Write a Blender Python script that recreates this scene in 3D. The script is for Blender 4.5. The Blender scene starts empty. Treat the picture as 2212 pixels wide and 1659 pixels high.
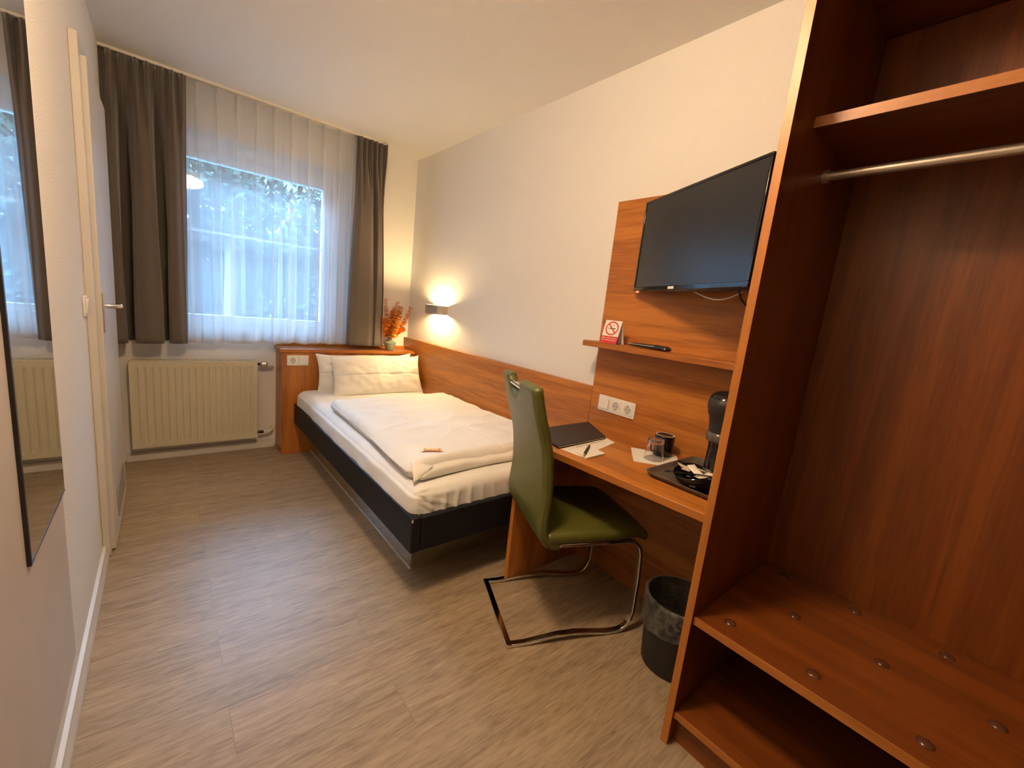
import bpy, bmesh, math, random
from mathutils import Vector, Matrix, noise
random.seed(7)
S = bpy.context.scene
COL = S.collection
PI = math.pi

# ------------------------------------------------------------------ camera, sky, lights, exposure
cam_data = bpy.data.cameras.new('camera')
cam = bpy.data.objects.new('camera', cam_data)
COL.objects.link(cam)
cam_data.sensor_fit = 'HORIZONTAL'
cam_data.sensor_width = 36.0
cam_data.lens = 905.457 / 2212 * 36.0
cam_data.clip_start = 0.02
cam_data.clip_end = 200
cam.matrix_world = Matrix(((0.7710024, 0.02921275, -0.63616186, -1.7925),
                           (-0.62815938, 0.19918759, -0.75215696, -3.7386),
                           (0.10474298, 0.97952586, 0.17192437, 1.2993),
                           (0, 0, 0, 1)))
S.camera = cam

world = bpy.data.worlds.new('sky')
S.world = world
world.use_nodes = True
wn = world.node_tree.nodes
wb = wn['Background']
# dusk overcast sky: dimmer blue at the horizon, much brighter overhead
wtc = wn.new('ShaderNodeTexCoord')
wsx = wn.new('ShaderNodeSeparateXYZ')
wmr = wn.new('ShaderNodeMapRange')
wmr.inputs['From Min'].default_value = 0.25
wmr.inputs['From Max'].default_value = 0.75
wmr.inputs['To Min'].default_value = 4.0
wmr.inputs['To Max'].default_value = 88.0
wl_ = world.node_tree.links.new
wl_(wtc.outputs['Generated'], wsx.inputs[0])
wl_(wsx.outputs['Z'], wmr.inputs['Value'])
wl_(wmr.outputs['Result'], wb.inputs['Strength'])
wb.inputs['Color'].default_value = (0.32, 0.62, 1.0, 1)

def add_light(name, kind, loc, energy, color, **kw):
    d = bpy.data.lights.new(name, kind)
    d.energy = energy
    d.color = color
    for k, v in kw.items():
        setattr(d, k, v)
    o = bpy.data.objects.new(name, d)
    o.location = loc
    COL.objects.link(o)
    return o

# the two electric lamps are built as glowing bodies further down (ceiling_lamp, wall_lamp); their strengths:
CEILING_LAMP = 138.0
WALL_LAMP = 2700.0
# window portal (only guides sampling of the sky)
pl = add_light('window_portal', 'AREA', (-1.2, 0.22, 1.56), 1, (1, 1, 1), shape='RECTANGLE', size=1.25, size_y=1.4)
pl.rotation_euler = (-PI / 2, 0, 0)
pl.data.cycles.is_portal = True

vs = S.view_settings
vs.view_transform = 'Standard'
vs.look = 'None'
vs.exposure = 0.0
vs.gamma = 1.0
vs.use_curve_mapping = False

# ------------------------------------------------------------------ materials
MATS = {}
def new_mat(name):
    m = bpy.data.materials.new(name)
    m.use_nodes = True
    nt = m.node_tree
    return m, nt, nt.nodes['Principled BSDF']

def set_in(b, **kw):
    names = {'color': 'Base Color', 'rough': 'Roughness', 'metal': 'Metallic', 'spec': 'Specular IOR Level',
             'coat': 'Coat Weight', 'coatr': 'Coat Roughness', 'trans': 'Transmission Weight', 'ior': 'IOR',
             'sheen': 'Sheen Weight', 'sss': 'Subsurface Weight', 'ecol': 'Emission Color', 'estr': 'Emission Strength', 'alpha': 'Alpha'}
    for k, v in kw.items():
        if k in ('color', 'ecol') and len(v) == 3:
            v = (*v, 1)
        b.inputs[names[k]].default_value = v

def mat(name, color, rough=0.5, var=0.06, scale=30, bump=0.0, bscale=200, **kw):
    """a principled surface with a faint procedural colour variation and optional bump"""
    if name in MATS:
        return MATS[name]
    m, nt, b = new_mat(name)
    set_in(b, color=color, rough=rough, **kw)
    N = nt.nodes
    tc = N.new('ShaderNodeTexCoord')
    nz = N.new('ShaderNodeTexNoise')
    nz.inputs['Scale'].default_value = scale
    nz.inputs['Detail'].default_value = 4
    nt.links.new(tc.outputs['Object'], nz.inputs['Vector'])
    rp = N.new('ShaderNodeValToRGB')
    lo = tuple(c * (1 - var) for c in color)
    hi = tuple(min(1, c * (1 + var)) for c in color)
    rp.color_ramp.elements[0].position = 0.3
    rp.color_ramp.elements[1].position = 0.7
    rp.color_ramp.elements[0].color = (*lo, 1)
    rp.color_ramp.elements[1].color = (*hi, 1)
    nt.links.new(nz.outputs['Fac'], rp.inputs['Fac'])
    nt.links.new(rp.outputs['Color'], b.inputs['Base Color'])
    if bump:
        n2 = N.new('ShaderNodeTexNoise')
        n2.inputs['Scale'].default_value = bscale
        n2.inputs['Detail'].default_value = 3
        nt.links.new(tc.outputs['Object'], n2.inputs['Vector'])
        bp = N.new('ShaderNodeBump')
        bp.inputs['Strength'].default_value = bump
        bp.inputs['Distance'].default_value = 0.002
        nt.links.new(n2.outputs['Fac'], bp.inputs['Height'])
        nt.links.new(bp.outputs['Normal'], b.inputs['Normal'])
    MATS[name] = m
    return m

def wood(name, axis, dark, light, rough=0.38, off=0.0):
    """cherry laminate, grain running along the given axis"""
    if name in MATS:
        return MATS[name]
    m, nt, b = new_mat(name)
    N = nt.nodes
    L = nt.links.new
    set_in(b, rough=rough, spec=0.45)
    tc = N.new('ShaderNodeTexCoord')
    mp = N.new('ShaderNodeMapping')
    sc = [1.0, 1.0, 1.0]
    sc['xyz'.index(axis)] = 0.06
    mp.inputs['Scale'].default_value = sc
    mp.inputs['Location'].default_value = (off, off * 1.7, off * 0.6)
    L(tc.outputs['Object'], mp.inputs['Vector'])
    n1 = N.new('ShaderNodeTexNoise')
    n1.inputs['Scale'].default_value = 11
    n1.inputs['Detail'].default_value = 5
    n1.inputs['Roughness'].default_value = 0.55
    n1.inputs['Distortion'].default_value = 0.7
    L(mp.outputs['Vector'], n1.inputs['Vector'])
    # rings: fold the noise into contour bands like cathedral grain
    mm = N.new('ShaderNodeMath'); mm.operation = 'MULTIPLY'; mm.inputs[1].default_value = 9.0
    L(n1.outputs['Fac'], mm.inputs[0])
    sn = N.new('ShaderNodeMath'); sn.operation = 'SINE'
    m2 = N.new('ShaderNodeMath'); m2.operation = 'MULTIPLY'; m2.inputs[1].default_value = 2.6
    L(mm.outputs[0], m2.inputs[0]); L(m2.outputs[0], sn.inputs[0])
    n2 = N.new('ShaderNodeTexNoise')
    n2.inputs['Scale'].default_value = 130
    n2.inputs['Detail'].default_value = 3
    L(mp.outputs['Vector'], n2.inputs['Vector'])
    a1 = N.new('ShaderNodeMath'); a1.operation = 'MULTIPLY_ADD'; a1.inputs[1].default_value = 0.045
    L(sn.outputs[0], a1.inputs[0]); L(n1.outputs['Fac'], a1.inputs[2])
    a2 = N.new('ShaderNodeMath'); a2.operation = 'MULTIPLY_ADD'; a2.inputs[1].default_value = 0.50
    L(n2.outputs['Fac'], a2.inputs[0]); L(a1.outputs[0], a2.inputs[2])
    rp = N.new('ShaderNodeValToRGB')
    rp.color_ramp.elements[0].position = 0.52
    rp.color_ramp.elements[1].position = 0.92
    rp.color_ramp.elements[0].color = (*dark, 1)
    rp.color_ramp.elements[1].color = (*light, 1)
    L(a2.outputs[0], rp.inputs['Fac'])
    L(rp.outputs['Color'], b.inputs['Base Color'])
    bp = N.new('ShaderNodeBump'); bp.inputs['Strength'].default_value = 0.05; bp.inputs['Distance'].default_value = 0.001
    L(n2.outputs['Fac'], bp.inputs['Height']); L(bp.outputs['Normal'], b.inputs['Normal'])
    MATS[name] = m
    return m

WD, WL = (0.265, 0.081, 0.0125), (0.49, 0.18, 0.031)
wood_x = wood('cherry_grain_x', 'x', WD, WL, off=3.1)
wood_y = wood('cherry_grain_y', 'y', WD, WL, off=0.4)
wood_z = wood('cherry_grain_z', 'z', WD, WL, off=5.7)
edge_y = wood('cherry_edge_y', 'y', (0.33, 0.112, 0.018), (0.45, 0.168, 0.030), off=1.3)
edge_z = wood('cherry_edge_z', 'z', (0.33, 0.112, 0.018), (0.45, 0.168, 0.030), off=2.2)

WD2, WL2 = (0.118, 0.028, 0.0040), (0.215, 0.058, 0.0095)  # wardrobe cherry, darkened and reddened in the colour to imitate its dimness
ward_y = wood('shaded_cherry_grain_y', 'y', WD2, WL2, off=7.3)
ward_z = wood('shaded_cherry_grain_z', 'z', WD2, WL2, off=8.1)

def plaster(name, color, strength=0.35, scale=170):
    m, nt, b = new_mat(name)
    N = nt.nodes; L = nt.links.new
    set_in(b, color=color, rough=0.85, spec=0.2)
    tc = N.new('ShaderNodeTexCoord')
    n = N.new('ShaderNodeTexNoise'); n.inputs['Scale'].default_value = scale; n.inputs['Detail'].default_value = 2
    L(tc.outputs['Object'], n.inputs['Vector'])
    rp = N.new('ShaderNodeValToRGB')
    rp.color_ramp.elements[0].position = 0.45; rp.color_ramp.elements[1].position = 0.72
    L(n.outputs['Fac'], rp.inputs['Fac'])
    bp = N.new('ShaderNodeBump'); bp.inputs['Strength'].default_value = strength; bp.inputs['Distance'].default_value = 0.0025
    L(rp.outputs['Color'], bp.inputs['Height']); L(bp.outputs['Normal'], b.inputs['Normal'])
    return m
m_wall = plaster('woodchip_wall', (0.79, 0.76, 0.71))
m_ceiling = plaster('ceiling_paint', (0.76, 0.73, 0.69), 0.12, 120)

def floor_material():
    m, nt, b = new_mat('vinyl_planks')
    N = nt.nodes; L = nt.links.new
    set_in(b, rough=0.42, spec=0.4)
    tc = N.new('ShaderNodeTexCoord')
    br = N.new('ShaderNodeTexBrick')
    br.offset = 0.37; br.squash = 1.0
    br.inputs['Color1'].default_value = (0.0, 0.0, 0.0, 1)
    br.inputs['Color2'].default_value = (1, 1, 1, 1)
    br.inputs['Mortar'].default_value = (0.5, 0.5, 0.5, 1)
    br.inputs['Scale'].default_value = 1.0
    br.inputs['Mortar Size'].default_value = 0.0012
    br.inputs['Mortar Smooth'].default_value = 0.1
    br.inputs['Bias'].default_value = 0.0
    br.inputs['Brick Width'].default_value = 1.22
    br.inputs['Row Height'].default_value = 0.185
    L(tc.outputs['Object'], br.inputs['Vector'])
    # grain along x, shifted per plank
    mp = N.new('ShaderNodeMapping'); mp.inputs['Scale'].default_value = (0.11, 1.0, 1.0)
    L(tc.outputs['Object'], mp.inputs['Vector'])
    add = N.new('ShaderNodeVectorMath'); add.operation = 'MULTIPLY_ADD'
    add.inputs[1].default_value = (3.7, 0.13, 5.0)
    L(br.outputs['Color'], add.inputs[0]); L(mp.outputs['Vector'], add.inputs[2])
    n1 = N.new('ShaderNodeTexNoise'); n1.inputs['Scale'].default_value = 22; n1.inputs['Detail'].default_value = 6
    n1.inputs['Roughness'].default_value = 0.65; n1.inputs['Distortion'].default_value = 1.2
    L(add.outputs[0], n1.inputs['Vector'])
    n2 = N.new('ShaderNodeTexNoise'); n2.inputs['Scale'].default_value = 120; n2.inputs['Detail'].default_value = 6
    n2.inputs['Distortion'].default_value = 0.8
    L(add.outputs[0], n2.inputs['Vector'])
    n3 = N.new('ShaderNodeTexNoise'); n3.inputs['Scale'].default_value = 5.0; n3.inputs['Detail'].default_value = 2
    L(add.outputs[0], n3.inputs['Vector'])
    rp = N.new('ShaderNodeValToRGB')
    e = rp.color_ramp.elements
    e[0].position = 0.34; e[0].color = (0.205, 0.150, 0.095, 1)
    e[1].position = 0.74; e[1].color = (0.62, 0.515, 0.38, 1)
    k = e.new(0.52); k.color = (0.340, 0.264, 0.176, 1)
    k = e.new(0.64); k.color = (0.40, 0.316, 0.218, 1)
    a = N.new('ShaderNodeMath'); a.operation = 'MULTIPLY_ADD'; a.inputs[1].default_value = 0.52
    L(n2.outputs['Fac'], a.inputs[0])
    h = N.new('ShaderNodeMath'); h.operation = 'MULTIPLY'; h.inputs[1].default_value = 0.48
    L(n1.outputs['Fac'], h.inputs[0]); L(h.outputs[0], a.inputs[2])
    L(a.outputs[0], rp.inputs['Fac'])
    # large soft tone differences and per plank tone
    mx = N.new('ShaderNodeMix'); mx.data_type = 'RGBA'; mx.blend_type = 'MULTIPLY'; mx.inputs['Factor'].default_value = 1
    r3 = N.new('ShaderNodeValToRGB')
    r3.color_ramp.elements[0].position = 0.3; r3.color_ramp.elements[0].color = (0.94, 0.92, 0.91, 1)
    r3.color_ramp.elements[1].position = 0.7; r3.color_ramp.elements[1].color = (1.08, 1.02, 0.98, 1)
    L(n3.outputs['Fac'], r3.inputs['Fac'])
    L(rp.outputs['Color'], mx.inputs['A']); L(r3.outputs['Color'], mx.inputs['B'])
    mo = N.new('ShaderNodeMix'); mo.data_type = 'RGBA'; mo.blend_type = 'MIX'
    mo.inputs['B'].default_value = (0.13, 0.10, 0.075, 1)
    sm = N.new('ShaderNodeMath'); sm.operation = 'MULTIPLY'; sm.inputs[1].default_value = 0.35
    L(br.outputs['Fac'], sm.inputs[0]); L(sm.outputs[0], mo.inputs['Factor'])
    L(mx.outputs['Result'], mo.inputs['A'])
    L(mo.outputs['Result'], b.inputs['Base Color'])
    bp = N.new('ShaderNodeBump'); bp.inputs['Strength'].default_value = 0.12; bp.inputs['Distance'].default_value = 0.001
    L(n2.outputs['Fac'], bp.inputs['Height']); L(bp.outputs['Normal'], b.inputs['Normal'])
    return m
m_floor = floor_material()

m_white_paint = mat('white_door_paint', (0.64, 0.60, 0.54), 0.4, 0.03, 4)
m_white_plastic = mat('white_plastic', (0.80, 0.77, 0.70), 0.3, 0.02)
m_socket_dark = mat('socket_hole', (0.03, 0.03, 0.03), 0.6)
m_board = mat('grey_beige_laminate', (0.56, 0.51, 0.48), 0.45, 0.03, 8)
m_mirror = mat('mirror_glass', (0.86, 0.88, 0.88), 0.015, 0.005, 3, metal=1.0)
m_black_edge = mat('black_mirror_edge', (0.015, 0.013, 0.012), 0.4)
m_chrome = mat('chrome', (0.78, 0.76, 0.74), 0.10, 0.02, 12, metal=1.0)
m_steel = mat('brushed_steel', (0.62, 0.56, 0.48), 0.34, 0.05, 60, metal=0.75)
m_plinth = mat('tinted_mirror_plinth', (0.86, 0.84, 0.76), 0.10, 0.03, 40, metal=1.0)
m_radiator = mat('cream_radiator_enamel', (0.61, 0.555, 0.40), 0.35, 0.03, 5)
m_grille = mat('radiator_slot_dark', (0.14, 0.14, 0.14), 0.6)
m_black_plastic = mat('black_plastic', (0.012, 0.012, 0.012), 0.35, 0.2, 20)
m_black_gloss = mat('black_gloss', (0.008, 0.008, 0.009), 0.07, 0.1, 20)
m_grey_plastic = mat('dark_grey_plastic', (0.016, 0.015, 0.014), 0.5, 0.1, 20)
m_leatherette = mat('black_leatherette', (0.0085, 0.0085, 0.0115), 0.5, 0.15, 60, bump=0.25, bscale=320, spec=0.22)
m_cotton = mat('white_cotton', (0.80, 0.77, 0.71), 0.8, 0.03, 6, bump=0.12, bscale=90, sheen=0.15)
m_cotton_sheet = mat('white_sheet', (0.82, 0.80, 0.76), 0.75, 0.03, 6, bump=0.10, bscale=60, sheen=0.15)
m_curtain = mat('taupe_curtain_cloth', (0.105, 0.083, 0.066), 0.8, 0.08, 90, bump=0.15, bscale=500, sheen=0.35)
m_green = mat('olive_green_leather', (0.088, 0.088, 0.015), 0.40, 0.10, 25, bump=0.22, bscale=260)
m_folder = mat('dark_brown_leather', (0.014, 0.0115, 0.0095), 0.5, 0.15, 40, bump=0.3, bscale=300)
m_paper = mat('paper_white', (0.80, 0.74, 0.64), 0.8, 0.02)
m_ink = mat('grey_ink', (0.10, 0.095, 0.09), 0.7)
m_red = mat('red_print', (0.55, 0.025, 0.02), 0.5, 0.03)
m_card_white = mat('card_white', (0.82, 0.76, 0.68), 0.5, 0.02)
m_bin = mat('black_bin_plastic', (0.012, 0.012, 0.012), 0.5, 0.15, 30)
m_tray = mat('grey_tray_plastic', (0.085, 0.075, 0.06), 0.42, 0.1, 30)
m_celadon = mat('celadon_glaze', (0.20, 0.235, 0.175), 0.12, 0.15, 18, coat=0.6)
m_leaf_orange = mat('dried_orange_leaf', (0.86, 0.29, 0.035), 0.6, 0.35, 40)
m_leaf_pale = mat('dried_yellow_leaf', (0.85, 0.46, 0.10), 0.6, 0.3, 40)
m_twig = mat('twig_brown', (0.22, 0.09, 0.03), 0.7, 0.2)
m_wrap = mat('copper_wrapper', (0.62, 0.30, 0.17), 0.35, 0.1, 40)
m_stud = mat('brown_stud', (0.10, 0.035, 0.015), 0.22, 0.1)
m_rail = mat('white_curtain_rail', (0.74, 0.70, 0.62), 0.4, 0.02)
m_winframe = mat('white_window_frame', (0.78, 0.79, 0.80), 0.35, 0.02)
m_bulb = mat('glowing_bulb', (1, 0.9, 0.7), 0.4, 0.0, ecol=(1.0, 0.70, 0.32), estr=WALL_LAMP)
m_diffuser = mat('lit_lamp_diffuser', (1, 0.95, 0.85), 0.4, 0.0, ecol=(1.0, 0.71, 0.44), estr=CEILING_LAMP)
m_led = mat('red_led', (0.8, 0.1, 0.05), 0.4, 0.0, ecol=(1.0, 0.12, 0.06), estr=4.0)
m_silver = mat('silver_plate', (0.75, 0.75, 0.76), 0.35, 0.05, 80)
m_scuff = mat('pale_scuff', (0.60, 0.52, 0.42), 0.7)

def glass_mat(name, tint=(1, 1, 1), gloss=0.06):
    m, nt, b = new_mat(name)
    N = nt.nodes; L = nt.links.new
    tr = N.new('ShaderNodeBsdfTransparent'); tr.inputs['Color'].default_value = (*tint, 1)
    gl = N.new('ShaderNodeBsdfGlossy'); gl.inputs['Roughness'].default_value = 0.02
    fr = N.new('ShaderNodeFresnel'); fr.inputs['IOR'].default_value = 1.45
    mx = N.new('ShaderNodeMixShader')
    L(fr.outputs[0], mx.inputs['Fac']); L(tr.outputs[0], mx.inputs[1]); L(gl.outputs[0], mx.inputs[2])
    L(mx.outputs[0], N['Material Output'].inputs['Surface'])
    return m
m_pane = glass_mat('window_pane_glass', (0.95, 0.98, 1.0))
m_tumbler, nt_, b_ = new_mat('clear_tumbler_glass')
set_in(b_, color=(1, 1, 1), rough=0.0, trans=1.0, ior=1.45)

def sheer_mat():
    m, nt, b = new_mat('sheer_voile')
    N = nt.nodes; L = nt.links.new
    tc = N.new('ShaderNodeTexCoord')
    tr = N.new('ShaderNodeBsdfTransparent')
    df = N.new('ShaderNodeBsdfDiffuse'); df.inputs['Color'].default_value = (0.86, 0.85, 0.82, 1)
    tl = N.new('ShaderNodeBsdfTranslucent'); tl.inputs['Color'].default_value = (0.74, 0.74, 0.76, 1)
    m1 = N.new('ShaderNodeMixShader'); m1.inputs['Fac'].default_value = 0.5
    L(df.outputs[0], m1.inputs[1]); L(tl.outputs[0], m1.inputs[2])
    # the weave covers more of the view where the cloth turns edge-on
    lw = N.new('ShaderNodeLayerWeight'); lw.inputs['Blend'].default_value = 0.35
    n = N.new('ShaderNodeTexNoise'); n.inputs['Scale'].default_value = 60
    mp = N.new('ShaderNodeMapping'); mp.inputs['Scale'].default_value = (1, 1, 0.03)
    L(tc.outputs['Object'], mp.inputs['Vector']); L(mp.outputs['Vector'], n.inputs['Vector'])
    a = N.new('ShaderNodeMath'); a.operation = 'MULTIPLY_ADD'; a.inputs[1].default_value = 0.10; a.inputs[2].default_value = 0.43
    L(n.outputs['Fac'], a.inputs[0])
    a2 = N.new('ShaderNodeMath'); a2.operation = 'MULTIPLY_ADD'; a2.inputs[1].default_value = 0.5
    L(lw.outputs['Facing'], a2.inputs[0]); L(a.outputs[0], a2.inputs[2])
    a2.use_clamp = True
    mx = N.new('ShaderNodeMixShader')
    L(a2.outputs[0], mx.inputs['Fac']); L(tr.outputs[0], mx.inputs[1]); L(m1.outputs[0], mx.inputs[2])
    L(mx.outputs[0], N['Material Output'].inputs['Surface'])
    return m
m_sheer = sheer_mat()

def film_mat():
    m, nt, b = new_mat('clear_bin_liner_film')
    N = nt.nodes; L = nt.links.new
    tr = N.new('ShaderNodeBsdfTransparent'); tr.inputs['Color'].default_value = (0.93, 0.92, 0.9, 1)
    set_in(b, color=(0.62, 0.60, 0.56), rough=0.22, spec=0.8)
    tc = N.new('ShaderNodeTexCoord')
    n = N.new('ShaderNodeTexNoise'); n.inputs['Scale'].default_value = 26; n.inputs['Detail'].default_value = 4; n.inputs['Distortion'].default_value = 1.5
    L(tc.outputs['Object'], n.inputs['Vector'])
    bp = N.new('ShaderNodeBump'); bp.inputs['Strength'].default_value = 0.8; bp.inputs['Distance'].default_value = 0.01
    L(n.outputs['Fac'], bp.inputs['Height']); L(bp.outputs['Normal'], b.inputs['Normal'])
    rp = N.new('ShaderNodeValToRGB')
    rp.color_ramp.elements[0].position = 0.35; rp.color_ramp.elements[0].color = (0.05, 0.05, 0.05, 1)
    rp.color_ramp.elements[1].position = 0.75; rp.color_ramp.elements[1].color = (0.30, 0.30, 0.30, 1)
    L(n.outputs['Fac'], rp.inputs['Fac'])
    mx = N.new('ShaderNodeMixShader')
    L(rp.outputs['Color'], mx.inputs['Fac']); L(tr.outputs[0], mx.inputs[1]); L(b.outputs[0], mx.inputs[2])
    L(mx.outputs[0], N['Material Output'].inputs['Surface'])
    return m
m_film = film_mat()

# ------------------------------------------------------------------ mesh helpers
class MB:
    def __init__(self):
        self.bm = bmesh.new()
    def box(self, a, b):
        vs_ = [self.bm.verts.new((x, y, z)) for x in (a[0], b[0]) for y in (a[1], b[1]) for z in (a[2], b[2])]
        for f in ((0, 1, 3, 2), (4, 6, 7, 5), (0, 4, 5, 1), (2, 3, 7, 6), (0, 2, 6, 4), (1, 5, 7, 3)):
            self.bm.faces.new([vs_[i] for i in f])
        return self
    def prism(self, pts, vec):
        """closed prism: polygon pts (3-D) swept by vec"""
        v = Vector(vec)
        a = [self.bm.verts.new(p) for p in pts]
        b = [self.bm.verts.new(Vector(p) + v) for p in pts]
        self.bm.faces.new(a); self.bm.faces.new(list(reversed(b)))
        n = len(pts)
        for i in range(n):
            j = (i + 1) % n
            self.bm.faces.new((a[j], a[i], b[i], b[j]))
        return self
    def grid(self, fn, nu, nv, closed_u=False, closed_v=False):
        rows = []
        for j in range(nv + (0 if closed_v else 1)):
            rows.append([self.bm.verts.new(fn(i / nu, j / nv)) for i in range(nu + (0 if closed_u else 1))])
        for j in range(nv):
            for i in range(nu):
                i2 = (i + 1) % len(rows[0]); j2 = (j + 1) % len(rows)
                self.bm.faces.new((rows[j][i], rows[j][i2], rows[j2][i2], rows[j2][i]))
        return self
    def tube(self, path, r, seg=10, cap=True, closed=False, flat=None):
        """tube along path; flat=(w,h) gives a rounded rectangular section"""
        P = [Vector(p) for p in path]
        n = len(P)
        rings = []
        up = None
        for i in range(n):
            if closed:
                t = (P[(i + 1) % n] - P[i - 1]).normalized()
            elif i == 0: t = (P[1] - P[0]).normalized()
            elif i == n - 1: t = (P[-1] - P[-2]).normalized()
            else: t = ((P[i + 1] - P[i]).normalized() + (P[i] - P[i - 1]).normalized()).normalized()
            if up is None:
                up = Vector((0, 0, 1)) if abs(t.z) < 0.9 else Vector((0, 1, 0))
            s = t.cross(up)
            if s.length < 1e-5: s = t.cross(Vector((1, 0, 0)))
            s.normalize(); up = s.cross(t).normalized()
            rr = r[i] if isinstance(r, (list, tuple)) else r
            ring = []
            for k in range(seg):
                a = 2 * PI * k / seg
                ring.append(self.bm.verts.new(P[i] + s * math.cos(a) * rr + up * math.sin(a) * rr))
            rings.append(ring)
        m = n if closed else n - 1
        for i in range(m):
            A, B = rings[i], rings[(i + 1) % n]
            for k in range(seg):
                k2 = (k + 1) % seg
                self.bm.faces.new((A[k], A[k2], B[k2], B[k]))
        if cap and not closed:
            self.bm.faces.new(list(reversed(rings[0]))); self.bm.faces.new(rings[-1])
        return self
    def lathe(self, prof, c=(0, 0, 0), seg=32, fn=None):
        """profile [(r, z)...] spun about z at c"""
        rings = []
        for r, z in prof:
            if r < 1e-6:
                rings.append([self.bm.verts.new((c[0], c[1], c[2] + z))])
            else:
                ring = []
                for k in range(seg):
                    a = 2 * PI * k / seg
                    p = Vector((r * math.cos(a), r * math.sin(a), z))
                    if fn: p = fn(p, a)
                    ring.append(self.bm.verts.new(Vector(c) + p))
                rings.append(ring)
        for A, B in zip(rings, rings[1:]):
            for k in range(seg):
                k2 = (k + 1) % seg
                if len(A) == 1 and len(B) == 1: continue
                if len(A) == 1: self.bm.faces.new((A[0], B[k], B[k2]))
                elif len(B) == 1: self.bm.faces.new((A[k], B[0], A[k2]))
                else: self.bm.faces.new((A[k], B[k], B[k2], A[k2]))
        return self
    def sweep_rect(self, path, w_vec_fn, w, h):
        """flat bar: rectangular section w (along given side vector) by h (normal to path and side)"""
        P = [Vector(p) for p in path]
        n = len(P); rings = []
        for i in range(n):
            if i == 0: t = (P[1] - P[0]).normalized()
            elif i == n - 1: t = (P[-1] - P[-2]).normalized()
            else: t = ((P[i + 1] - P[i]).normalized() + (P[i] - P[i - 1]).normalized()).normalized()
            s = Vector(w_vec_fn)
            s = (s - t * s.dot(t)).normalized()
            u = s.cross(t).normalized()
            rings.append([self.bm.verts.new(P[i] + s * a * w / 2 + u * b * h / 2) for a, b in ((-1, -1), (1, -1), (1, 1), (-1, 1))])
        for A, B in zip(rings, rings[1:]):
            for k in range(4):
                k2 = (k + 1) % 4
                self.bm.faces.new((A[k], A[k2], B[k2], B[k]))
        self.bm.faces.new(list(reversed(rings[0]))); self.bm.faces.new(rings[-1])
        return self
    def rbox(self, a, b, r, n=(10, 10, 6), disp=None):
        """rounded box with a gridded surface; disp(p, normal) -> offset vector"""
        a = Vector(a); b = Vector(b)
        ia = a + Vector((r, r, r)); ib = b - Vector((r, r, r))
        for k in range(3):
            if ia[k] > ib[k]:
                ia[k] = ib[k] = (a[k] + b[k]) / 2
        cache = {}
        def vert(p):
            key = tuple(round(c, 5) for c in p)
            if key in cache: return cache[key]
            q = Vector([min(max(p[k], ia[k]), ib[k]) for k in range(3)])
            d = p - q
            nrm = d.normalized() if d.length > 1e-9 else Vector((0, 0, 1))
            rr = r
            res = q + Vector((nrm.x * min(rr, (b.x - a.x) / 2), nrm.y * min(rr, (b.y - a.y) / 2), nrm.z * min(rr, (b.z - a.z) / 2)))
            if disp: res = res + disp(res, nrm)
            v = self.bm.verts.new(res)
            cache[key] = v
            return v
        def steps(k):
            L_ = [a[k]]
            m_ = 4
            for i in range(1, m_ + 1): L_.append(a[k] + (ia[k] - a[k]) * i / m_)
            for i in range(1, n[k] + 1): L_.append(ia[k] + (ib[k] - ia[k]) * i / n[k])
            for i in range(1, m_ + 1): L_.append(ib[k] + (b[k] - ib[k]) * i / m_)
            out = []
            for v in L_:
                if not out or abs(v - out[-1]) > 1e-6: out.append(v)
            return out
        st = [steps(k) for k in range(3)]
        for ax in range(3):
            u, v = [(1, 2), (2, 0), (0, 1)][ax]
            for side in (0, 1):
                w = (a, b)[side][ax]
                for i in range(len(st[u]) - 1):
                    for j in range(len(st[v]) - 1):
                        ps = []
                        for (x, y) in ((i, j), (i + 1, j), (i + 1, j + 1), (i, j + 1)):
                            p = Vector((0, 0, 0)); p[ax] = w; p[u] = st[u][x]; p[v] = st[v][y]
                            ps.append(vert(p))
                        if not side: ps.reverse()
                        if len(set(ps)) >= 3:
                            try: self.bm.faces.new(list(dict.fromkeys(ps)))
                            except ValueError: pass
        return self
    def text(self, body, origin, xdir, ydir, size):
        cu = bpy.data.curves.new('lettering', 'FONT')
        cu.body = body; cu.size = size; cu.align_x = 'CENTER'
        t = bpy.data.objects.new('lettering', cu)
        COL.objects.link(t)
        dg = bpy.context.evaluated_depsgraph_get()
        me = bpy.data.meshes.new_from_object(t.evaluated_get(dg))
        X = Vector(xdir).normalized(); Y = Vector(ydir).normalized(); O = Vector(origin)
        vmap = [self.bm.verts.new(O + X * v.co.x + Y * v.co.y) for v in me.vertices]
        for p in me.polygons:
            try: self.bm.faces.new([vmap[i] for i in p.vertices])
            except ValueError: pass
        bpy.data.objects.remove(t); bpy.data.curves.remove(cu); bpy.data.meshes.remove(me)
        return self

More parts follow.
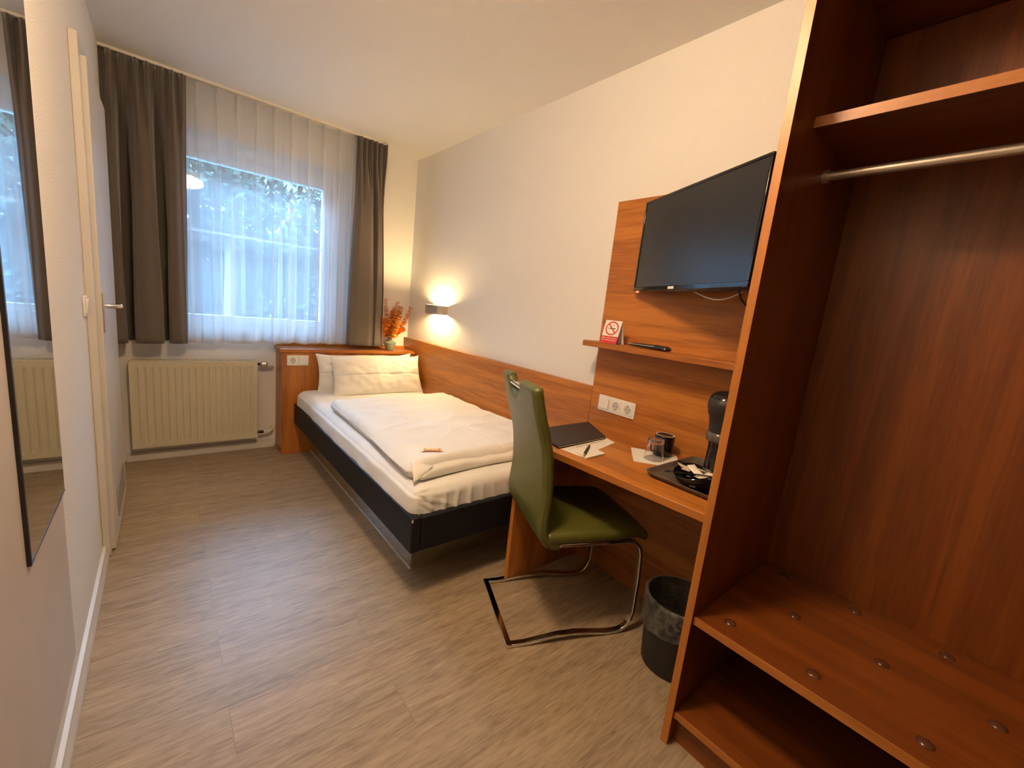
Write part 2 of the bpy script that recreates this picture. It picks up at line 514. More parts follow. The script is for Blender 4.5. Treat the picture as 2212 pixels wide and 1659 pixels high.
def build(name, mb, material, parent=None, origin=None, bevel=0, segs=2, smooth=35, solid=0, subsurf=0, mats=None):
    """link the collected geometry as ONE mesh object; world coords are shifted to the parent's (or own) origin"""
    bm = mb.bm
    root = parent
    while root is not None and root.parent is not None: root = root.parent
    if parent is not None:
        off = Vector((0, 0, 0)) if root.get('_local') else Vector(root.location)
    elif origin is not None:
        off = Vector(origin)
    else:
        off = Vector((0, 0, 0))
    for v in bm.verts: v.co -= off
    bmesh.ops.recalc_face_normals(bm, faces=bm.faces[:])
    me = bpy.data.meshes.new(name)
    bm.to_mesh(me); bm.free()
    o = bpy.data.objects.new(name, me)
    me.materials.append(material)
    for m_ in (mats or []): me.materials.append(m_)
    if smooth:
        me.polygons.foreach_set('use_smooth', [True] * len(me.polygons))
        me.set_sharp_from_angle(angle=math.radians(smooth))
    COL.objects.link(o)
    if parent is not None: o.parent = parent
    else: o.location = off
    if solid:
        md = o.modifiers.new('thickness', 'SOLIDIFY'); md.thickness = solid; md.offset = 0
    if bevel:
        md = o.modifiers.new('bevel', 'BEVEL'); md.width = bevel; md.segments = segs; md.limit_method = 'ANGLE'; md.angle_limit = math.radians(40)
        md.harden_normals = False
    if subsurf:
        md = o.modifiers.new('subsurf', 'SUBSURF'); md.levels = subsurf; md.render_levels = subsurf
    return o

def tag(o, label, cat, group=None):
    o['label'] = label; o['category'] = cat
    if group: o['group'] = group
    return o
def thing(name, label, cat, loc=(0, 0, 0), rotz=0, group=None, local=False):
    o = bpy.data.objects.new(name, None)
    COL.objects.link(o)
    o.location = loc; o.rotation_euler = (0, 0, rotz)
    o.empty_display_size = 0.05
    if local: o['_local'] = True
    return tag(o, label, cat, group)
def struct(o):
    o['kind'] = 'structure'
    return o
def struct_empty(name, loc=(0, 0, 0)):
    o = bpy.data.objects.new(name, None); COL.objects.link(o); o.location = loc
    return struct(o)
def sm(t):
    t = min(1, max(0, t)); return t * t * (3 - 2 * t)
def nz(x, y, z=0): return noise.noise(Vector((x, y, z)))

# ------------------------------------------------------------------ room shell
H = 2.52; XL = -2.035; YB = -6.2
struct(build('floor', MB().box((XL - 0.1, YB - 0.1, -0.1), (0.1, 0.1, 0.0)), m_floor, smooth=0))
struct(build('ceiling', MB().box((XL - 0.1, YB - 0.1, H), (0.1, 0.3, H + 0.1)), m_ceiling, smooth=0))
struct(build('wall_right', MB().box((0, YB - 0.1, 0), (0.1, 0.3, H)), m_wall, smooth=0))
struct(build('wall_left', MB().box((XL - 0.1, YB - 0.1, 0), (XL, 0.3, H)), m_wall, smooth=0))
struct(build('wall_back', MB().box((XL, YB - 0.1, 0), (0, YB, H)), m_wall, smooth=0))
WX0, WX1, WZ0, WZ1 = -1.82, -0.57, 0.875, 2.25
w = MB()
w.box((XL, 0, 0), (WX0, 0.3, H)).box((WX1, 0, 0), (0, 0.3, H)).box((WX0, 0, 0), (WX1, 0.3, WZ0)).box((WX0, 0, WZ1), (WX1, 0.3, H))
struct(build('wall_far', w, m_wall, smooth=0))
# skirting with a stepped profile
bprof = [(0, 0), (0.020, 0), (0.020, 0.034), (0.013, 0.044), (0.013, 0.060), (0, 0.064)]
struct(build('baseboard_left', MB().prism([(XL + a, -1.30, z) for a, z in bprof], (0, YB + 1.30, 0)), m_white_paint, bevel=0.0015))
struct(build('baseboard_far', MB().prism([(XL + 0.02, -a, z) for a, z in bprof], (0.895, 0, 0)), m_white_paint, bevel=0.0015))

# window in the far wall
win = struct_empty('window_1', (-1.195, 0.12, 0.875))
f = MB()
fx0, fx1, fz0, fz1 = -1.665, -0.757, 1.03, 2.10       # glass opening
f.box((WX0, 0.10, WZ0), (fx0 - 0.0, 0.17, WZ1)).box((fx1, 0.10, WZ0), (WX1, 0.17, WZ1))
f.box((fx0, 0.10, WZ0), (fx1, 0.17, fz0)).box((fx0, 0.10, fz1), (fx1, 0.17, WZ1))
build('window_frame', f, m_winframe, win, bevel=0.004)
s_ = MB()
for a, b in (((fx0 - 0.05, 0.075, fz0 - 0.05), (fx0 + 0.004, 0.10, fz1 + 0.05)), ((fx1 - 0.004, 0.075, fz0 - 0.05), (fx1 + 0.05, 0.10, fz1 + 0.05)),
             ((fx0 + 0.004, 0.075, fz0 - 0.05), (fx1 - 0.004, 0.10, fz0 + 0.004)), ((fx0 + 0.004, 0.075, fz1 - 0.004), (fx1 - 0.004, 0.10, fz1 + 0.05))):
    s_.box(a, b)
build('sash', s_, m_winframe, win, bevel=0.005)
build('pane', MB().box((fx0, 0.128, fz0), (fx1, 0.132, fz1)), m_pane, win, smooth=0)
build('glazing_bar', MB().box((fx0, 0.122, 1.620), (fx1, 0.138, 1.634)), m_winframe, win)
build('window_sill', MB().box((WX0 + 0.002, -0.012, 0.858), (WX1 - 0.002, 0.10, 0.8755)), m_winframe, win, bevel=0.003)

# door in the left wall
door = struct_empty('door_1', (XL, -0.9, 0))
c = MB()
c.box((XL, -1.305, 0.012), (XL + 0.026, -1.252, 2.145)).box((XL, -0.55, 0.012), (XL + 0.026, -0.49, 2.145)).box((XL, -1.252, 2.092), (XL + 0.026, -0.55, 2.145))
build('door_casing', c, m_white_paint, door, bevel=0.003)
leaf = build('door_leaf', MB().box((XL + 0.002, -1.246, 0.012), (XL + 0.042, -0.556, 2.086)), m_white_paint, door, bevel=0.004)
hp = MB()
hp.tube([(XL + 0.04, -1.205, 1.135), (XL + 0.085, -1.205, 1.135), (XL + 0.097, -1.195, 1.135), (XL + 0.097, -1.08, 1.135)], 0.010, 12)
build('handle', hp, m_chrome, leaf)
build('handle_plate', MB().box((XL + 0.042, -1.222, 1.02), (XL + 0.048, -1.188, 1.19)), m_steel, leaf, bevel=0.003)
vg = MB()
vg.box((XL + 0.042, -1.09, 0.10), (XL + 0.047, -0.70, 0.24))
build('vent_grille', vg, mat('grey_vent', (0.32, 0.29, 0.26), 0.5), leaf, bevel=0.002)

# ------------------------------------------------------------------ wall things on the left
board = tag(build('wall_board', MB().box((XL, -3.70, 0.20), (XL + 0.019, -2.19, 2.08)), m_board, origin=(XL, -2.19, 0.2), bevel=0.0015),
            'grey beige laminate board on the left wall behind the mirror', 'wall panel')
mir = thing('wall_mirror', 'tall narrow mirror with black edge on left wall reflecting the window', 'mirror', (XL + 0.019, -2.385, 0.70))
build('mirror_glass', MB().box((XL + 0.019, -2.574, 0.703), (XL + 0.024, -2.192, 2.02)), m_mirror, mir, smooth=0)
e = MB()
e.box((XL + 0.019, -2.582, 0.70), (XL + 0.0255, -2.574, 2.025)).box((XL + 0.019, -2.574, 0.70), (XL + 0.0245, -2.19, 0.703))
build('black_edge', e, m_black_edge, mir, smooth=0)

sw = thing('light_switch', 'white rocker light switch beside the white door frame', 'light switch', (XL, -1.36, 1.14))
build('cover_plate', MB().box((XL, -1.40, 1.10), (XL + 0.008, -1.32, 1.18)), m_white_plastic, sw, bevel=0.003)
build('rocker', MB().prism([(XL + 0.008, -1.388, 1.112), (XL + 0.011, -1.388, 1.112), (XL + 0.017, -1.388, 1.168), (XL + 0.008, -1.388, 1.168)], (0, 0.056, 0)), m_white_plastic, sw, bevel=0.001)

# ------------------------------------------------------------------ ceiling lamp (above the camera's view)
cl = thing('ceiling_lamp', 'round opal glass ceiling lamp above the desk chair', 'lamp', (-1.5, -2.85, H))
build('lamp_base', MB().lathe([(0, 0), (0.075, 0), (0.075, -0.012), (0.045, -0.022), (0, -0.022)], (-1.5, -2.85, H)), m_white_plastic, cl)
build('diffuser', MB().lathe([(0.14 * math.sin(a), -0.092 + 0.072 * math.cos(a)) for a in [PI * k / 16 for k in range(17)]], (-1.5, -2.85, H), 24), m_diffuser, cl, smooth=180)

# ------------------------------------------------------------------ curtains
rail = thing('curtain_rail', 'white double curtain rail along the ceiling above the window', 'curtain rail', (-1.2, -0.15, H))
rp_ = MB()
path = [(XL, -0.15), (-0.45, -0.15)] + [(-0.45 + 0.12 * math.sin(a), -0.15 + 0.12 * (1 - math.cos(a))) for a in [PI / 2 * i / 8 for i in range(1, 9)]] + [(-0.33, 0.0)]
def rail_bar(mb, off, zt, zb, wd):
    L_, R_ = [], []
    for i, (x, y) in enumerate(path):
        a = Vector(path[max(0, i - 1)]); b = Vector(path[min(len(path) - 1, i + 1)])
        t = (b - a).normalized(); n_ = Vector((-t.y, t.x))
        L_.append(Vector((x, y)) + n_ * (off - wd / 2)); R_.append(Vector((x, y)) + n_ * (off + wd / 2))
    vs_ = [[mb.bm.verts.new((p.x, p.y, z)) for p in row] for row in (L_, R_) for z in (zb, zt)]
    n = len(path)
    for i in range(n - 1):
        for A, B in ((0, 1), (1, 3), (3, 2), (2, 0)):
            mb.bm.faces.new((vs_[A][i], vs_[B][i], vs_[B][i + 1], vs_[A][i + 1]))
    for i in (0, n - 1):
        mb.bm.faces.new([vs_[k][i] for k in (0, 1, 3, 2)])
rail_bar(rp_, -0.012, H, H - 0.016, 0.018)
build('front_track', rp_, m_rail, rail, bevel=0.002)
rp_ = MB()
rp_.box((XL, -0.125, H - 0.013), (-0.47, -0.075, H))
build('back_track', rp_, m_rail, rail, bevel=0.002)

def lerp_prof(P, u):
    """P list of (u, x, y) control points, smooth interpolation"""
    for (u0, x0, y0), (u1, x1, y1) in zip(P, P[1:]):
        if u <= u1:
            t = (u - u0) / (u1 - u0); s = sm(t)
            return x0 + (x1 - x0) * t, y0 + (y1 - y0) * s
    return P[-1][1], P[-1][2]
def curtain(name, label, bot, topx, ntop, yc, ztop, zbot):
    def fn(u, v):
        xb, yb = lerp_prof(bot, u)
        xt = topx[0] + (topx[1] - topx[0]) * u
        yt = yc + 0.018 * math.sin(u * ntop * 2 * PI) + 0.006 * math.sin(u * ntop * 4.7 * PI + 1)
        k = sm((v - 0.03) / 0.30)
        x = xt + (xb - xt) * sm(v * 1.15); y = yt + (yb - yt) * k
        x += 0.004 * math.sin(v * 5 + u * 17) * k
        zb_ = zbot[0] + (zbot[1] - zbot[0]) * u
        z = ztop + (zb_ - ztop) * v
        return (x, y, z)
    return tag(build(name, MB().grid(fn, 150, 46), m_curtain, origin=((topx[0] + topx[1]) / 2, yc, ztop), smooth=180, solid=0.004), label, 'curtain')
F, V, W = -0.192, -0.012, -0.075
curtain('dark_curtain', 'dark taupe curtain hanging by the door above the radiator', [
    (0, -2.028, -0.16), (0.05, -2.010, F), (0.10, -1.985, F), (0.125, -1.972, F + 0.02), (0.18, -1.990, V), (0.26, -1.925, V), (0.315, -1.930, F + 0.02), (0.34, -1.915, F), (0.44, -1.86, F - 0.012), (0.53, -1.805, F),
    (0.555, -1.797, F + 0.02), (0.60, -1.812, V), (0.665, -1.752, V), (0.72, -1.760, F + 0.02), (0.74, -1.745, F), (0.84, -1.71, F - 0.008), (0.92, -1.680, F + 0.02), (1, -1.668, -0.14)],
    (-2.03, -1.645), 7, -0.152, 2.505, (0.842, 0.851))
curtain('dark_curtain', 'dark taupe curtain hanging beside the vase at the bed head', [
    (0, -0.615, -0.15), (0.05, -0.605, F), (0.18, -0.55, F - 0.012), (0.36, -0.46, F - 0.016), (0.48, -0.418, F), (0.505, -0.408, F + 0.02), (0.545, -0.425, W), (0.60, -0.398, W), (0.64, -0.404, F + 0.02),
    (0.665, -0.392, F), (0.76, -0.340, F + 0.004), (0.80, -0.328, F + 0.03), (0.86, -0.335, W), (0.93, -0.310, W), (1, -0.298, -0.10)],
    (-0.588, -0.345), 6, -0.152, 2.505, (0.876, 0.868))
def sheer(u, v):
    x = -1.70 + 1.135 * u
    npl = 10.3
    ph = (u * npl + 0.55) % 1.0
    # pinched pleats near the heading, opening into soft folds below
    pin = math.exp(-((ph - 0.5) / 0.07) ** 2)
    y_top = -0.102 - 0.030 * pin
    y_bot = -0.105 + 0.024 * math.sin(u * 17.3 * PI + 0.7 * math.sin(u * 9)) + 0.012 * math.sin(u * 41 + 2)
    k = sm(v / 0.75)
    y = y_top * (1 - k) + y_bot * k
    zb = 0.846 + 0.030 * u + 0.006 * math.sin(u * 34)
    ph2 = 2 * PI * u * npl + 1.2 * math.sin(u * 7.0 + 1)
    amp = 0.020 + 0.012 * math.sin(u * 23 + 1.5)
    y = y * (1 - k) + k * (-0.105 + 0.026 * math.sin(ph2) + 0.005 * math.sin(ph2 * 2.7))
    x += k * amp * math.sin(2 * ph2) * sm(min(u, 1 - u) / 0.03)
    return (x, y, 2.505 + (zb - 2.505) * v)
sh = thing('sheer_curtain', 'white sheer curtain with pleats in front of the window', 'curtain', (-1.13, -0.1, 2.505))
build('voile', MB().grid(sheer, 420, 40), m_sheer, sh, smooth=180)
build('hem', MB().grid(lambda u, v: tuple(Vector(sheer(u, 0.988 + 0.013 * v)) + Vector((0, -0.002, 0))), 420, 1), m_sheer, sh, smooth=180)
build('heading_tape', MB().grid(lambda u, v: tuple(Vector(sheer(u, 0.045 * v)) + Vector((0, 0.002, 0))), 420, 2), m_sheer, sh, smooth=180)

# ------------------------------------------------------------------ radiator
rad = thing('radiator', 'cream ribbed panel radiator under the window', 'radiator', (-1.615, -0.07, 0.11))
RX0, RX1, RZ0, RZ1, RY = -1.98, -1.252, 0.112, 0.716, -0.10
def rib_front(u, v):
    x = RX0 + 0.004 + (RX1 - RX0 - 0.008) * u; z = RZ0 + 0.006 + (RZ1 - RZ0 - 0.012) * v
    inx = sm((x - RX0 - 0.02) / 0.012) * sm((RX1 - 0.02 - x) / 0.012)
    inz = sm((z - RZ0 - 0.035) / 0.02) * sm((RZ1 - 0.04 - z) / 0.012)
    per = (RX1 - RX0) / 19.0
    ph = ((x - RX0) / per) % 1.0
    g = sm((abs(ph - 0.5) * 2 - 0.42) / 0.4)
    return (x, RY + 0.007 * g * inx * inz, z)
build('front_panel', MB().grid(rib_front, 380, 60), m_radiator, rad, smooth=60)
r = MB()
r.box((RX0, RY, RZ0), (RX0 + 0.006, -0.035, RZ1)).box((RX1 - 0.006, RY, RZ0), (RX1, -0.035, RZ1)).box((RX0, RY + 0.001, RZ0), (RX1, -0.035, RZ0 + 0.006)).box((RX0 + 0.006, -0.041, RZ0 + 0.006), (RX1 - 0.006, -0.035, RZ1 - 0.01))
r.box((RX0 + 0.006, RY, RZ1 - 0.007), (RX1 - 0.006, RY + 0.012, RZ1))
build('casing', r, m_radiator, rad, bevel=0.002)
g = MB()
for i in range(52):
    x = RX0 + 0.02 + (RX1 - RX0 - 0.04) * i / 51
    g.box((x - 0.0035, RY + 0.022, RZ1 - 0.002), (x + 0.0035, -0.038, RZ1 + 0.006))
g.box((RX0 + 0.012, RY + 0.016, RZ1 - 0.004), (RX1 - 0.012, RY + 0.022, RZ1 + 0.006)).box((RX0 + 0.012, -0.039, RZ1 - 0.004), (RX1 - 0.012, -0.034, RZ1 + 0.006))
build('top_grille', g, m_radiator, rad, bevel=0)
build('inner_convector', MB().box((RX0 + 0.01, RY + 0.012, RZ0 + 0.01), (RX1 - 0.01, -0.042, RZ1 - 0.012)), m_grille, rad)
v = MB()
v.tube([(RX1 - 0.001, -0.07, 0.693), (RX1 + 0.022, -0.07, 0.693)], 0.011, 14)
build('valve_collar', v, m_black_plastic, rad)
def knurl(p, a): return p * (1.0 + (0.05 if int(a / (2 * PI) * 40) % 2 else 0.0)) if abs(p.z) < 1 else p
v = MB()
pts = [(RX1 + 0.022, 0.015), (RX1 + 0.030, 0.022), (RX1 + 0.058, 0.024), (RX1 + 0.068, 0.018), (RX1 + 0.070, 0.004)]
rings = []
for xx, rr in pts:
    rings.append([v.bm.verts.new((xx, -0.07 + rr * (1 + 0.05 * (k % 2)) * math.cos(2 * PI * k / 28), 0.69 + rr * (1 + 0.05 * (k % 2)) * math.sin(2 * PI * k / 28))) for k in range(28)])
for A, B in zip(rings, rings[1:]):
    for k in range(28): v.bm.faces.new((A[k], A[(k + 1) % 28], B[(k + 1) % 28], B[k]))
v.bm.faces.new(rings[0]); v.bm.faces.new(rings[-1])
build('thermostat_knob', v, m_steel, rad, smooth=30)
v = MB()
v.tube([(RX1 + 0.068, -0.066, 0.682), (RX1 + 0.098, -0.055, 0.672), (RX1 + 0.108, -0.04, 0.668), (RX1 + 0.108, -0.001, 0.668)], 0.0095, 12)
v.lathe([(0, 0), (0.018, 0), (0.018, 0.006), (0, 0.008)], (0, 0, 0), 16) if False else None
build('flow_pipe', v, m_white_plastic, rad)
v = MB()
v.tube([(RX1 - 0.001, -0.07, 0.150), (RX1 + 0.018, -0.07, 0.150), (RX1 + 0.022, -0.07, 0.150), (RX1 + 0.045, -0.07, 0.150)], [0.010, 0.010, 0.013, 0.012], 12)
build('return_valve', v, m_black_plastic, rad)
v = MB()
v.tube([(RX1 + 0.045, -0.07, 0.150), (RX1 + 0.09, -0.068, 0.152), (RX1 + 0.108, -0.055, 0.162), (RX1 + 0.112, -0.03, 0.168), (RX1 + 0.112, -0.001, 0.168)], 0.010, 12)
build('return_pipe', v, m_white_plastic, rad)

# ------------------------------------------------------------------ headboard cabinet and wall panelling
PX = -0.035            # front of the wall panelling
hb = thing('headboard_cabinet', 'cherry wood headboard cabinet with ledge behind the pillows', 'headboard', (-0.58, -0.115, 0))
build('body', MB().box((-1.112, -0.23, 0), (PX, -0.001, 0.812)), wood_z, hb, bevel=0.001)
build('ledge', MB().box((-1.126, -0.243, 0.812), (PX, -0.001, 0.836)), wood_x, hb, bevel=0.002)
build('upstand', MB().box((-1.112, -0.024, 0.836), (PX, -0.001, 0.860)), wood_x, hb, bevel=0.001)
build_w = MB().box((PX, -2.326, 0), (-0.0005, -0.001, 0.945))
tag(build('wainscot_panel', build_w, wood_y, origin=(0, -1.2, 0), bevel=0.001), 'long low cherry wood wall panel running beside the bed', 'wall panel')
tag(build('cherry_back_panel', MB().box((PX, -3.25, 0), (-0.0005, -2.328, 1.882)), wood_y, origin=(0, -2.8, 0), bevel=0.001), 'tall cherry wood wall panel behind the television and desk', 'wall panel')

def socket_strip(name, label, origin, ux, uz, n, kinds, cat='socket'):
    """German 80 mm modules along ux; normal = out of the wall"""
    ux = Vector(ux); uz = Vector(uz); nn = ux.cross(uz).normalized()
    O = Vector(origin)
    t = thing(name, label, cat, O)
    def bx(u0, u1, z0, z1, d0, d1):
        m_ = MB()
        m_.prism([O + ux * u0 + uz * z0 + nn * d0, O + ux * u1 + uz * z0 + nn * d0, O + ux * u1 + uz * z1 + nn * d0, O + ux * u0 + uz * z1 + nn * d0], nn * (d1 - d0))
        return m_
    Wd = 0.0715 * n + 0.009
    build('frame', bx(0, Wd, 0, 0.0805, 0, 0.008), m_white_plastic, t, bevel=0.003)
    for i, k in enumerate(kinds):
        c0 = 0.0045 + 0.0715 * i + 0.03575
        if k == 'switch':
            build('rocker', bx(c0 - 0.028, c0 + 0.028, 0.012, 0.068, 0.008, 0.014), m_white_plastic, t, bevel=0.002)
        else:
            ins = build('outlet', bx(c0 - 0.027, c0 + 0.027, 0.013, 0.067, 0.008, 0.0105), m_white_plastic, t, bevel=0.001)
            C0 = O + ux * c0 + uz * 0.040
            rr = MB()
            N_ = 32
            def ring(rad, d): return [rr.bm.verts.new(C0 + ux * rad * math.cos(2 * PI * q / N_) + uz * rad * math.sin(2 * PI * q / N_) + nn * d) for q in range(N_)]
            A, B = ring(0.0205, 0.0108), ring(0.0195, 0.0108)
            for q in range(N_): rr.bm.faces.new((A[q], A[(q + 1) % N_], B[(q + 1) % N_], B[q]))
            C_ = ring(0.0195, 0.0107)
            rr.bm.faces.new(C_)
            build('well', rr, mat('socket_well', (0.56, 0.52, 0.45), 0.5), ins, smooth=0)
            hh = MB()
            for (px_, pz_, pr_) in ((-0.0095, 0, 0.0026), (0.0095, 0, 0.0026), (0, 0.0175, 0.003), (0, -0.0175, 0.003)):
                vs_ = [hh.bm.verts.new(C0 + ux * (px_ + pr_ * math.cos(2 * PI * q / 10)) + uz * (pz_ + pr_ * math.sin(2 * PI * q / 10)) + nn * 0.0112) for q in range(10)]
                hh.bm.faces.new(vs_)
            build('contact_hole', hh, m_socket_dark, ins, smooth=0)
    return t
socket_strip('power_socket', 'white socket and switch on the headboard beside the pillows', (-1.080, -0.23, 0.708), (1, 0, 0), (0, 0, 1), 2, ['outlet', 'switch'])
socket_strip('power_socket', 'white strip of one switch and two sockets above the desk', (PX, -2.385, 0.838), (0, -1, 0), (0, 0, 1), 3, ['switch', 'outlet', 'outlet'])

# bedside wall lamp: an open box shining up and down
wl = thing('wall_lamp', 'brushed steel up and down wall lamp above the bed', 'lamp', (0, -0.61, 1.24))
q = MB()
y0, y1, z0, z1, xd = -0.712, -0.508, 1.203, 1.276, -0.098
tk = 0.004
q.box((xd, y0, z0), (xd + tk, y1, z1)).box((xd + tk, y0, z0), (-0.001, y0 + tk, z1)).box((xd + tk, y1 - tk, z0), (-0.001, y1, z1))
build('housing', q, m_steel, wl, smooth=0)
build('bulb', MB().lathe([(0, -0.024), (0.010, -0.018), (0.013, 0), (0.010, 0.018), (0, 0.024)], (-0.05, -0.61, 1.238), 16), m_bulb, wl)
build('mounting_arm', MB().box((-0.036, -0.62, 1.233), (0, -0.60, 1.243)), m_steel, wl)

# ------------------------------------------------------------------ vase with dried sprigs
VX, VY, VZ = -0.252, -0.188, 0.836
va = build('vase', MB().lathe([(0, 0.002), (0.030, 0), (0.034, 0.004), (0.050, 0.058), (0.0535, 0.070), (0.048, 0.078), (0.026, 0.090), (0.017, 0.100), (0.0165, 0.118), (0.019, 0.123), (0.016, 0.123), (0.0135, 0.112), (0.013, 0.095), (0, 0.09)], (VX, VY, VZ), 28), m_celadon, origin=(VX, VY, VZ), smooth=50)
tag(va, 'small celadon green vase on the headboard ledge beside the curtain', 'vase')
def sprig(label, tip, bend, n, rl, pale=False, group=None):
    base = Vector((VX + random.uniform(-.005, .005), VY + random.uniform(-.005, .005), VZ + 0.10))
    tip = Vector(tip)
    t = thing('dried_eucalyptus_sprig', label, 'dried flower', base, group=group)
    P = []
    for i in range(13):
        s = i / 12
        p = base.lerp(tip, s) + Vector(bend) * math.sin(PI * s)
        P.append(p)
    build('stem', MB().tube(P, [0.0022 - 0.0014 * i / 12 for i in range(13)], 6), m_twig, t)
    lf = MB()
    for k in range(n):
        s = 0.16 + 0.84 * k / (n - 1)
        i = min(11, int(s * 12)); fr = s * 12 - i
        p = P[i].lerp(P[i + 1], fr)
        tg = (P[i + 1] - P[i]).normalized()
        rr = rl * (1.22 - 0.45 * s) * random.uniform(0.9, 1.2)
        for side in range(4):
            a = k * 0.8 + side * PI / 2 + random.uniform(-.35, .35)
            s1 = tg.cross(Vector((0.3, 0.8, 0.1))).normalized(); s2 = s1.cross(tg)
            out = (s1 * math.cos(a) + s2 * math.sin(a)).normalized()
            d = (out + tg * random.uniform(-0.05, 0.25)).normalized()
            wv = d.cross(tg).normalized()
            nn = wv.cross(d)
            c0 = lf.bm.verts.new(p + d * rr * 0.5 - nn * rr * 0.12)
            rim = []
            for m_ in range(8):
                b = 2 * PI * m_ / 8
                rim.append(lf.bm.verts.new(p + d * (rr * 0.5 - rr * 0.5 * math.cos(b)) + wv * rr * 0.46 * math.sin(b) + nn * rr * 0.10 * random.uniform(0, 1.6)))
            for m_ in range(8): lf.bm.faces.new((c0, rim[m_], rim[(m_ + 1) % 8]))
    build('leaves', lf, m_leaf_pale if pale else m_leaf_orange, t, smooth=180)
G = 'dried eucalyptus sprigs in the vase'
sprig('orange dried sprig rising highest, leaning left against the curtain', (-0.318, -0.20, 1.285), (-0.006, 0, 0), 22, 0.026, group=G)
sprig('orange dried sprig with pale tip leaning out far right toward the wall', (-0.075, -0.19, 1.225), (0.02, 0, -0.01), 24, 0.027, group=G)
sprig('tall orange dried sprig with a thin twig tip, upright in the middle', (-0.205, -0.20, 1.265), (0.0, 0, 0.0), 22, 0.030, group=G)
sprig('bushy orange dried sprig filling the middle of the vase bunch', (-0.172, -0.20, 1.225), (0.008, 0, 0), 24, 0.036, group=G)
sprig('bushy orange dried sprig filling the middle of the vase bunch', (-0.245, -0.22, 1.21), (-0.008, 0, 0), 24, 0.036, group=G)
sprig('short orange dried sprig at the left, close to the curtain edge', (-0.318, -0.21, 1.115), (-0.014, 0, 0.0), 18, 0.034, group=G)
sprig('short thin orange sprig sticking out low to the right', (-0.128, -0.20, 1.035), (0.0, 0, 0.012), 16, 0.027, group=G)
sprig('bushy yellowish sprig low over the vase mouth', (-0.205, -0.235, 1.12), (0.0, -0.01, 0), 20, 0.038, True, group=G)

# ------------------------------------------------------------------ bed
BX0, BX1, BY0, BY1 = -1.025, -0.037, -2.29, -0.232
bed = thing('bed_frame', 'single bed frame of black leatherette on a mirrored plinth', 'bed', ((BX0 + BX1) / 2, (BY0 + BY1) / 2, 0))
fr_ = MB()
fr_.box((BX0, BY0, 0.250), (BX0 + 0.045, BY1, 0.410))
build('side_rail', fr_, m_leatherette, bed, bevel=0.007, segs=3)
build('side_rail', MB().box((BX1 - 0.03, BY0 + 0.045, 0.250), (BX1, BY1, 0.395)), m_leatherette, bed, bevel=0.007, segs=3)
fr_ = MB()
fr_.box((BX0 + 0.0455, BY0, 0.250), (BX1, BY0 + 0.045, 0.408))
build('foot_rail', fr_, m_leatherette, bed, bevel=0.007, segs=3)
build('slatted_deck', MB().box((BX0 + 0.046, BY0 + 0.046, 0.252), (BX1 - 0.031, BY1, 0.290)), m_black_plastic, bed)
pm = MB()
pm.box((-0.897, -2.062, 0.010), (-0.889, -0.232, 0.250)).box((-0.889, -2.062, 0.0), (BX1, -2.054, 0.250))
build('plinth', pm, m_plinth, bed, smooth=0)
pm = MB()
pm.box((-0.900, -2.062, 0.0), (-0.888, -0.232, 0.010))
build('plinth_edge', pm, mat('plinth_edge_metal', (0.70, 0.68, 0.60), 0.35, metal=0.3), bed)
build('corner_scuff', MB().box((BX0 - 0.0005, BY0 - 0.0005, 0.392), (BX0 + 0.006, BY0 + 0.004, 0.404)), m_scuff, bed, bevel=0.0015)

MX0, MX1, MY0, MY1, MZ0, MZ1 = -1.005, -0.042, -2.262, -0.245, 0.291, 0.525
def mat_disp(p, n):
    d = Vector((0, 0, 0))
    # side bulges a little over the rail; sheet wrinkles at the foot and along the side
    if n.y < -0.3:
        wv = math.sin(p.x * 85 + 3 * nz(p.x * 6, p.z * 5)) * 0.5 + 0.5
        amp = 0.012 * (0.25 + 0.75 * max(0, nz(p.x * 3.1 + 5, p.z * 2) + 0.35)) * sm((0.53 - p.z) / 0.10)
        d += Vector((0, -1, 0)) * (wv ** 3) * amp
        cx_ = p.x - MX0; cz_ = 0.50 - p.z
        rad = math.atan2(cz_, cx_ + 0.02)
        d += Vector((0, -1, 0)) * 0.008 * max(0, math.sin(rad * 22)) ** 2 * math.exp(-((cx_ * cx_ + cz_ * cz_) ** 0.5 / 0.17) ** 2) * sm(cx_ / 0.05)
    if n.x < -0.3:
        d += Vector((-1, 0, 0)) * (0.006 * nz(p.y * 3, p.z * 9, 2) + 0.004 * nz(p.y * 9, p.z * 16, 7))
        d.x -= 0.010 * math.sin(max(0, min(1, (p.z - 0.3) / 0.22)) * PI) 
    if n.z > 0.3:
        d.z += 0.004 * nz(p.x * 5, p.y * 4, 1) - 0.010 * (abs((p.x + 0.52) / 0.48)) ** 4
    return d
mt = tag(build('mattress', MB().rbox((MX0, MY0, MZ0), (MX1, MY1, MZ1), 0.050, (110, 80, 14), mat_disp), m_cotton_sheet, origin=(-0.52, -1.25, MZ0), smooth=180),
         'mattress in a white fitted sheet on the black bed frame', 'mattress')

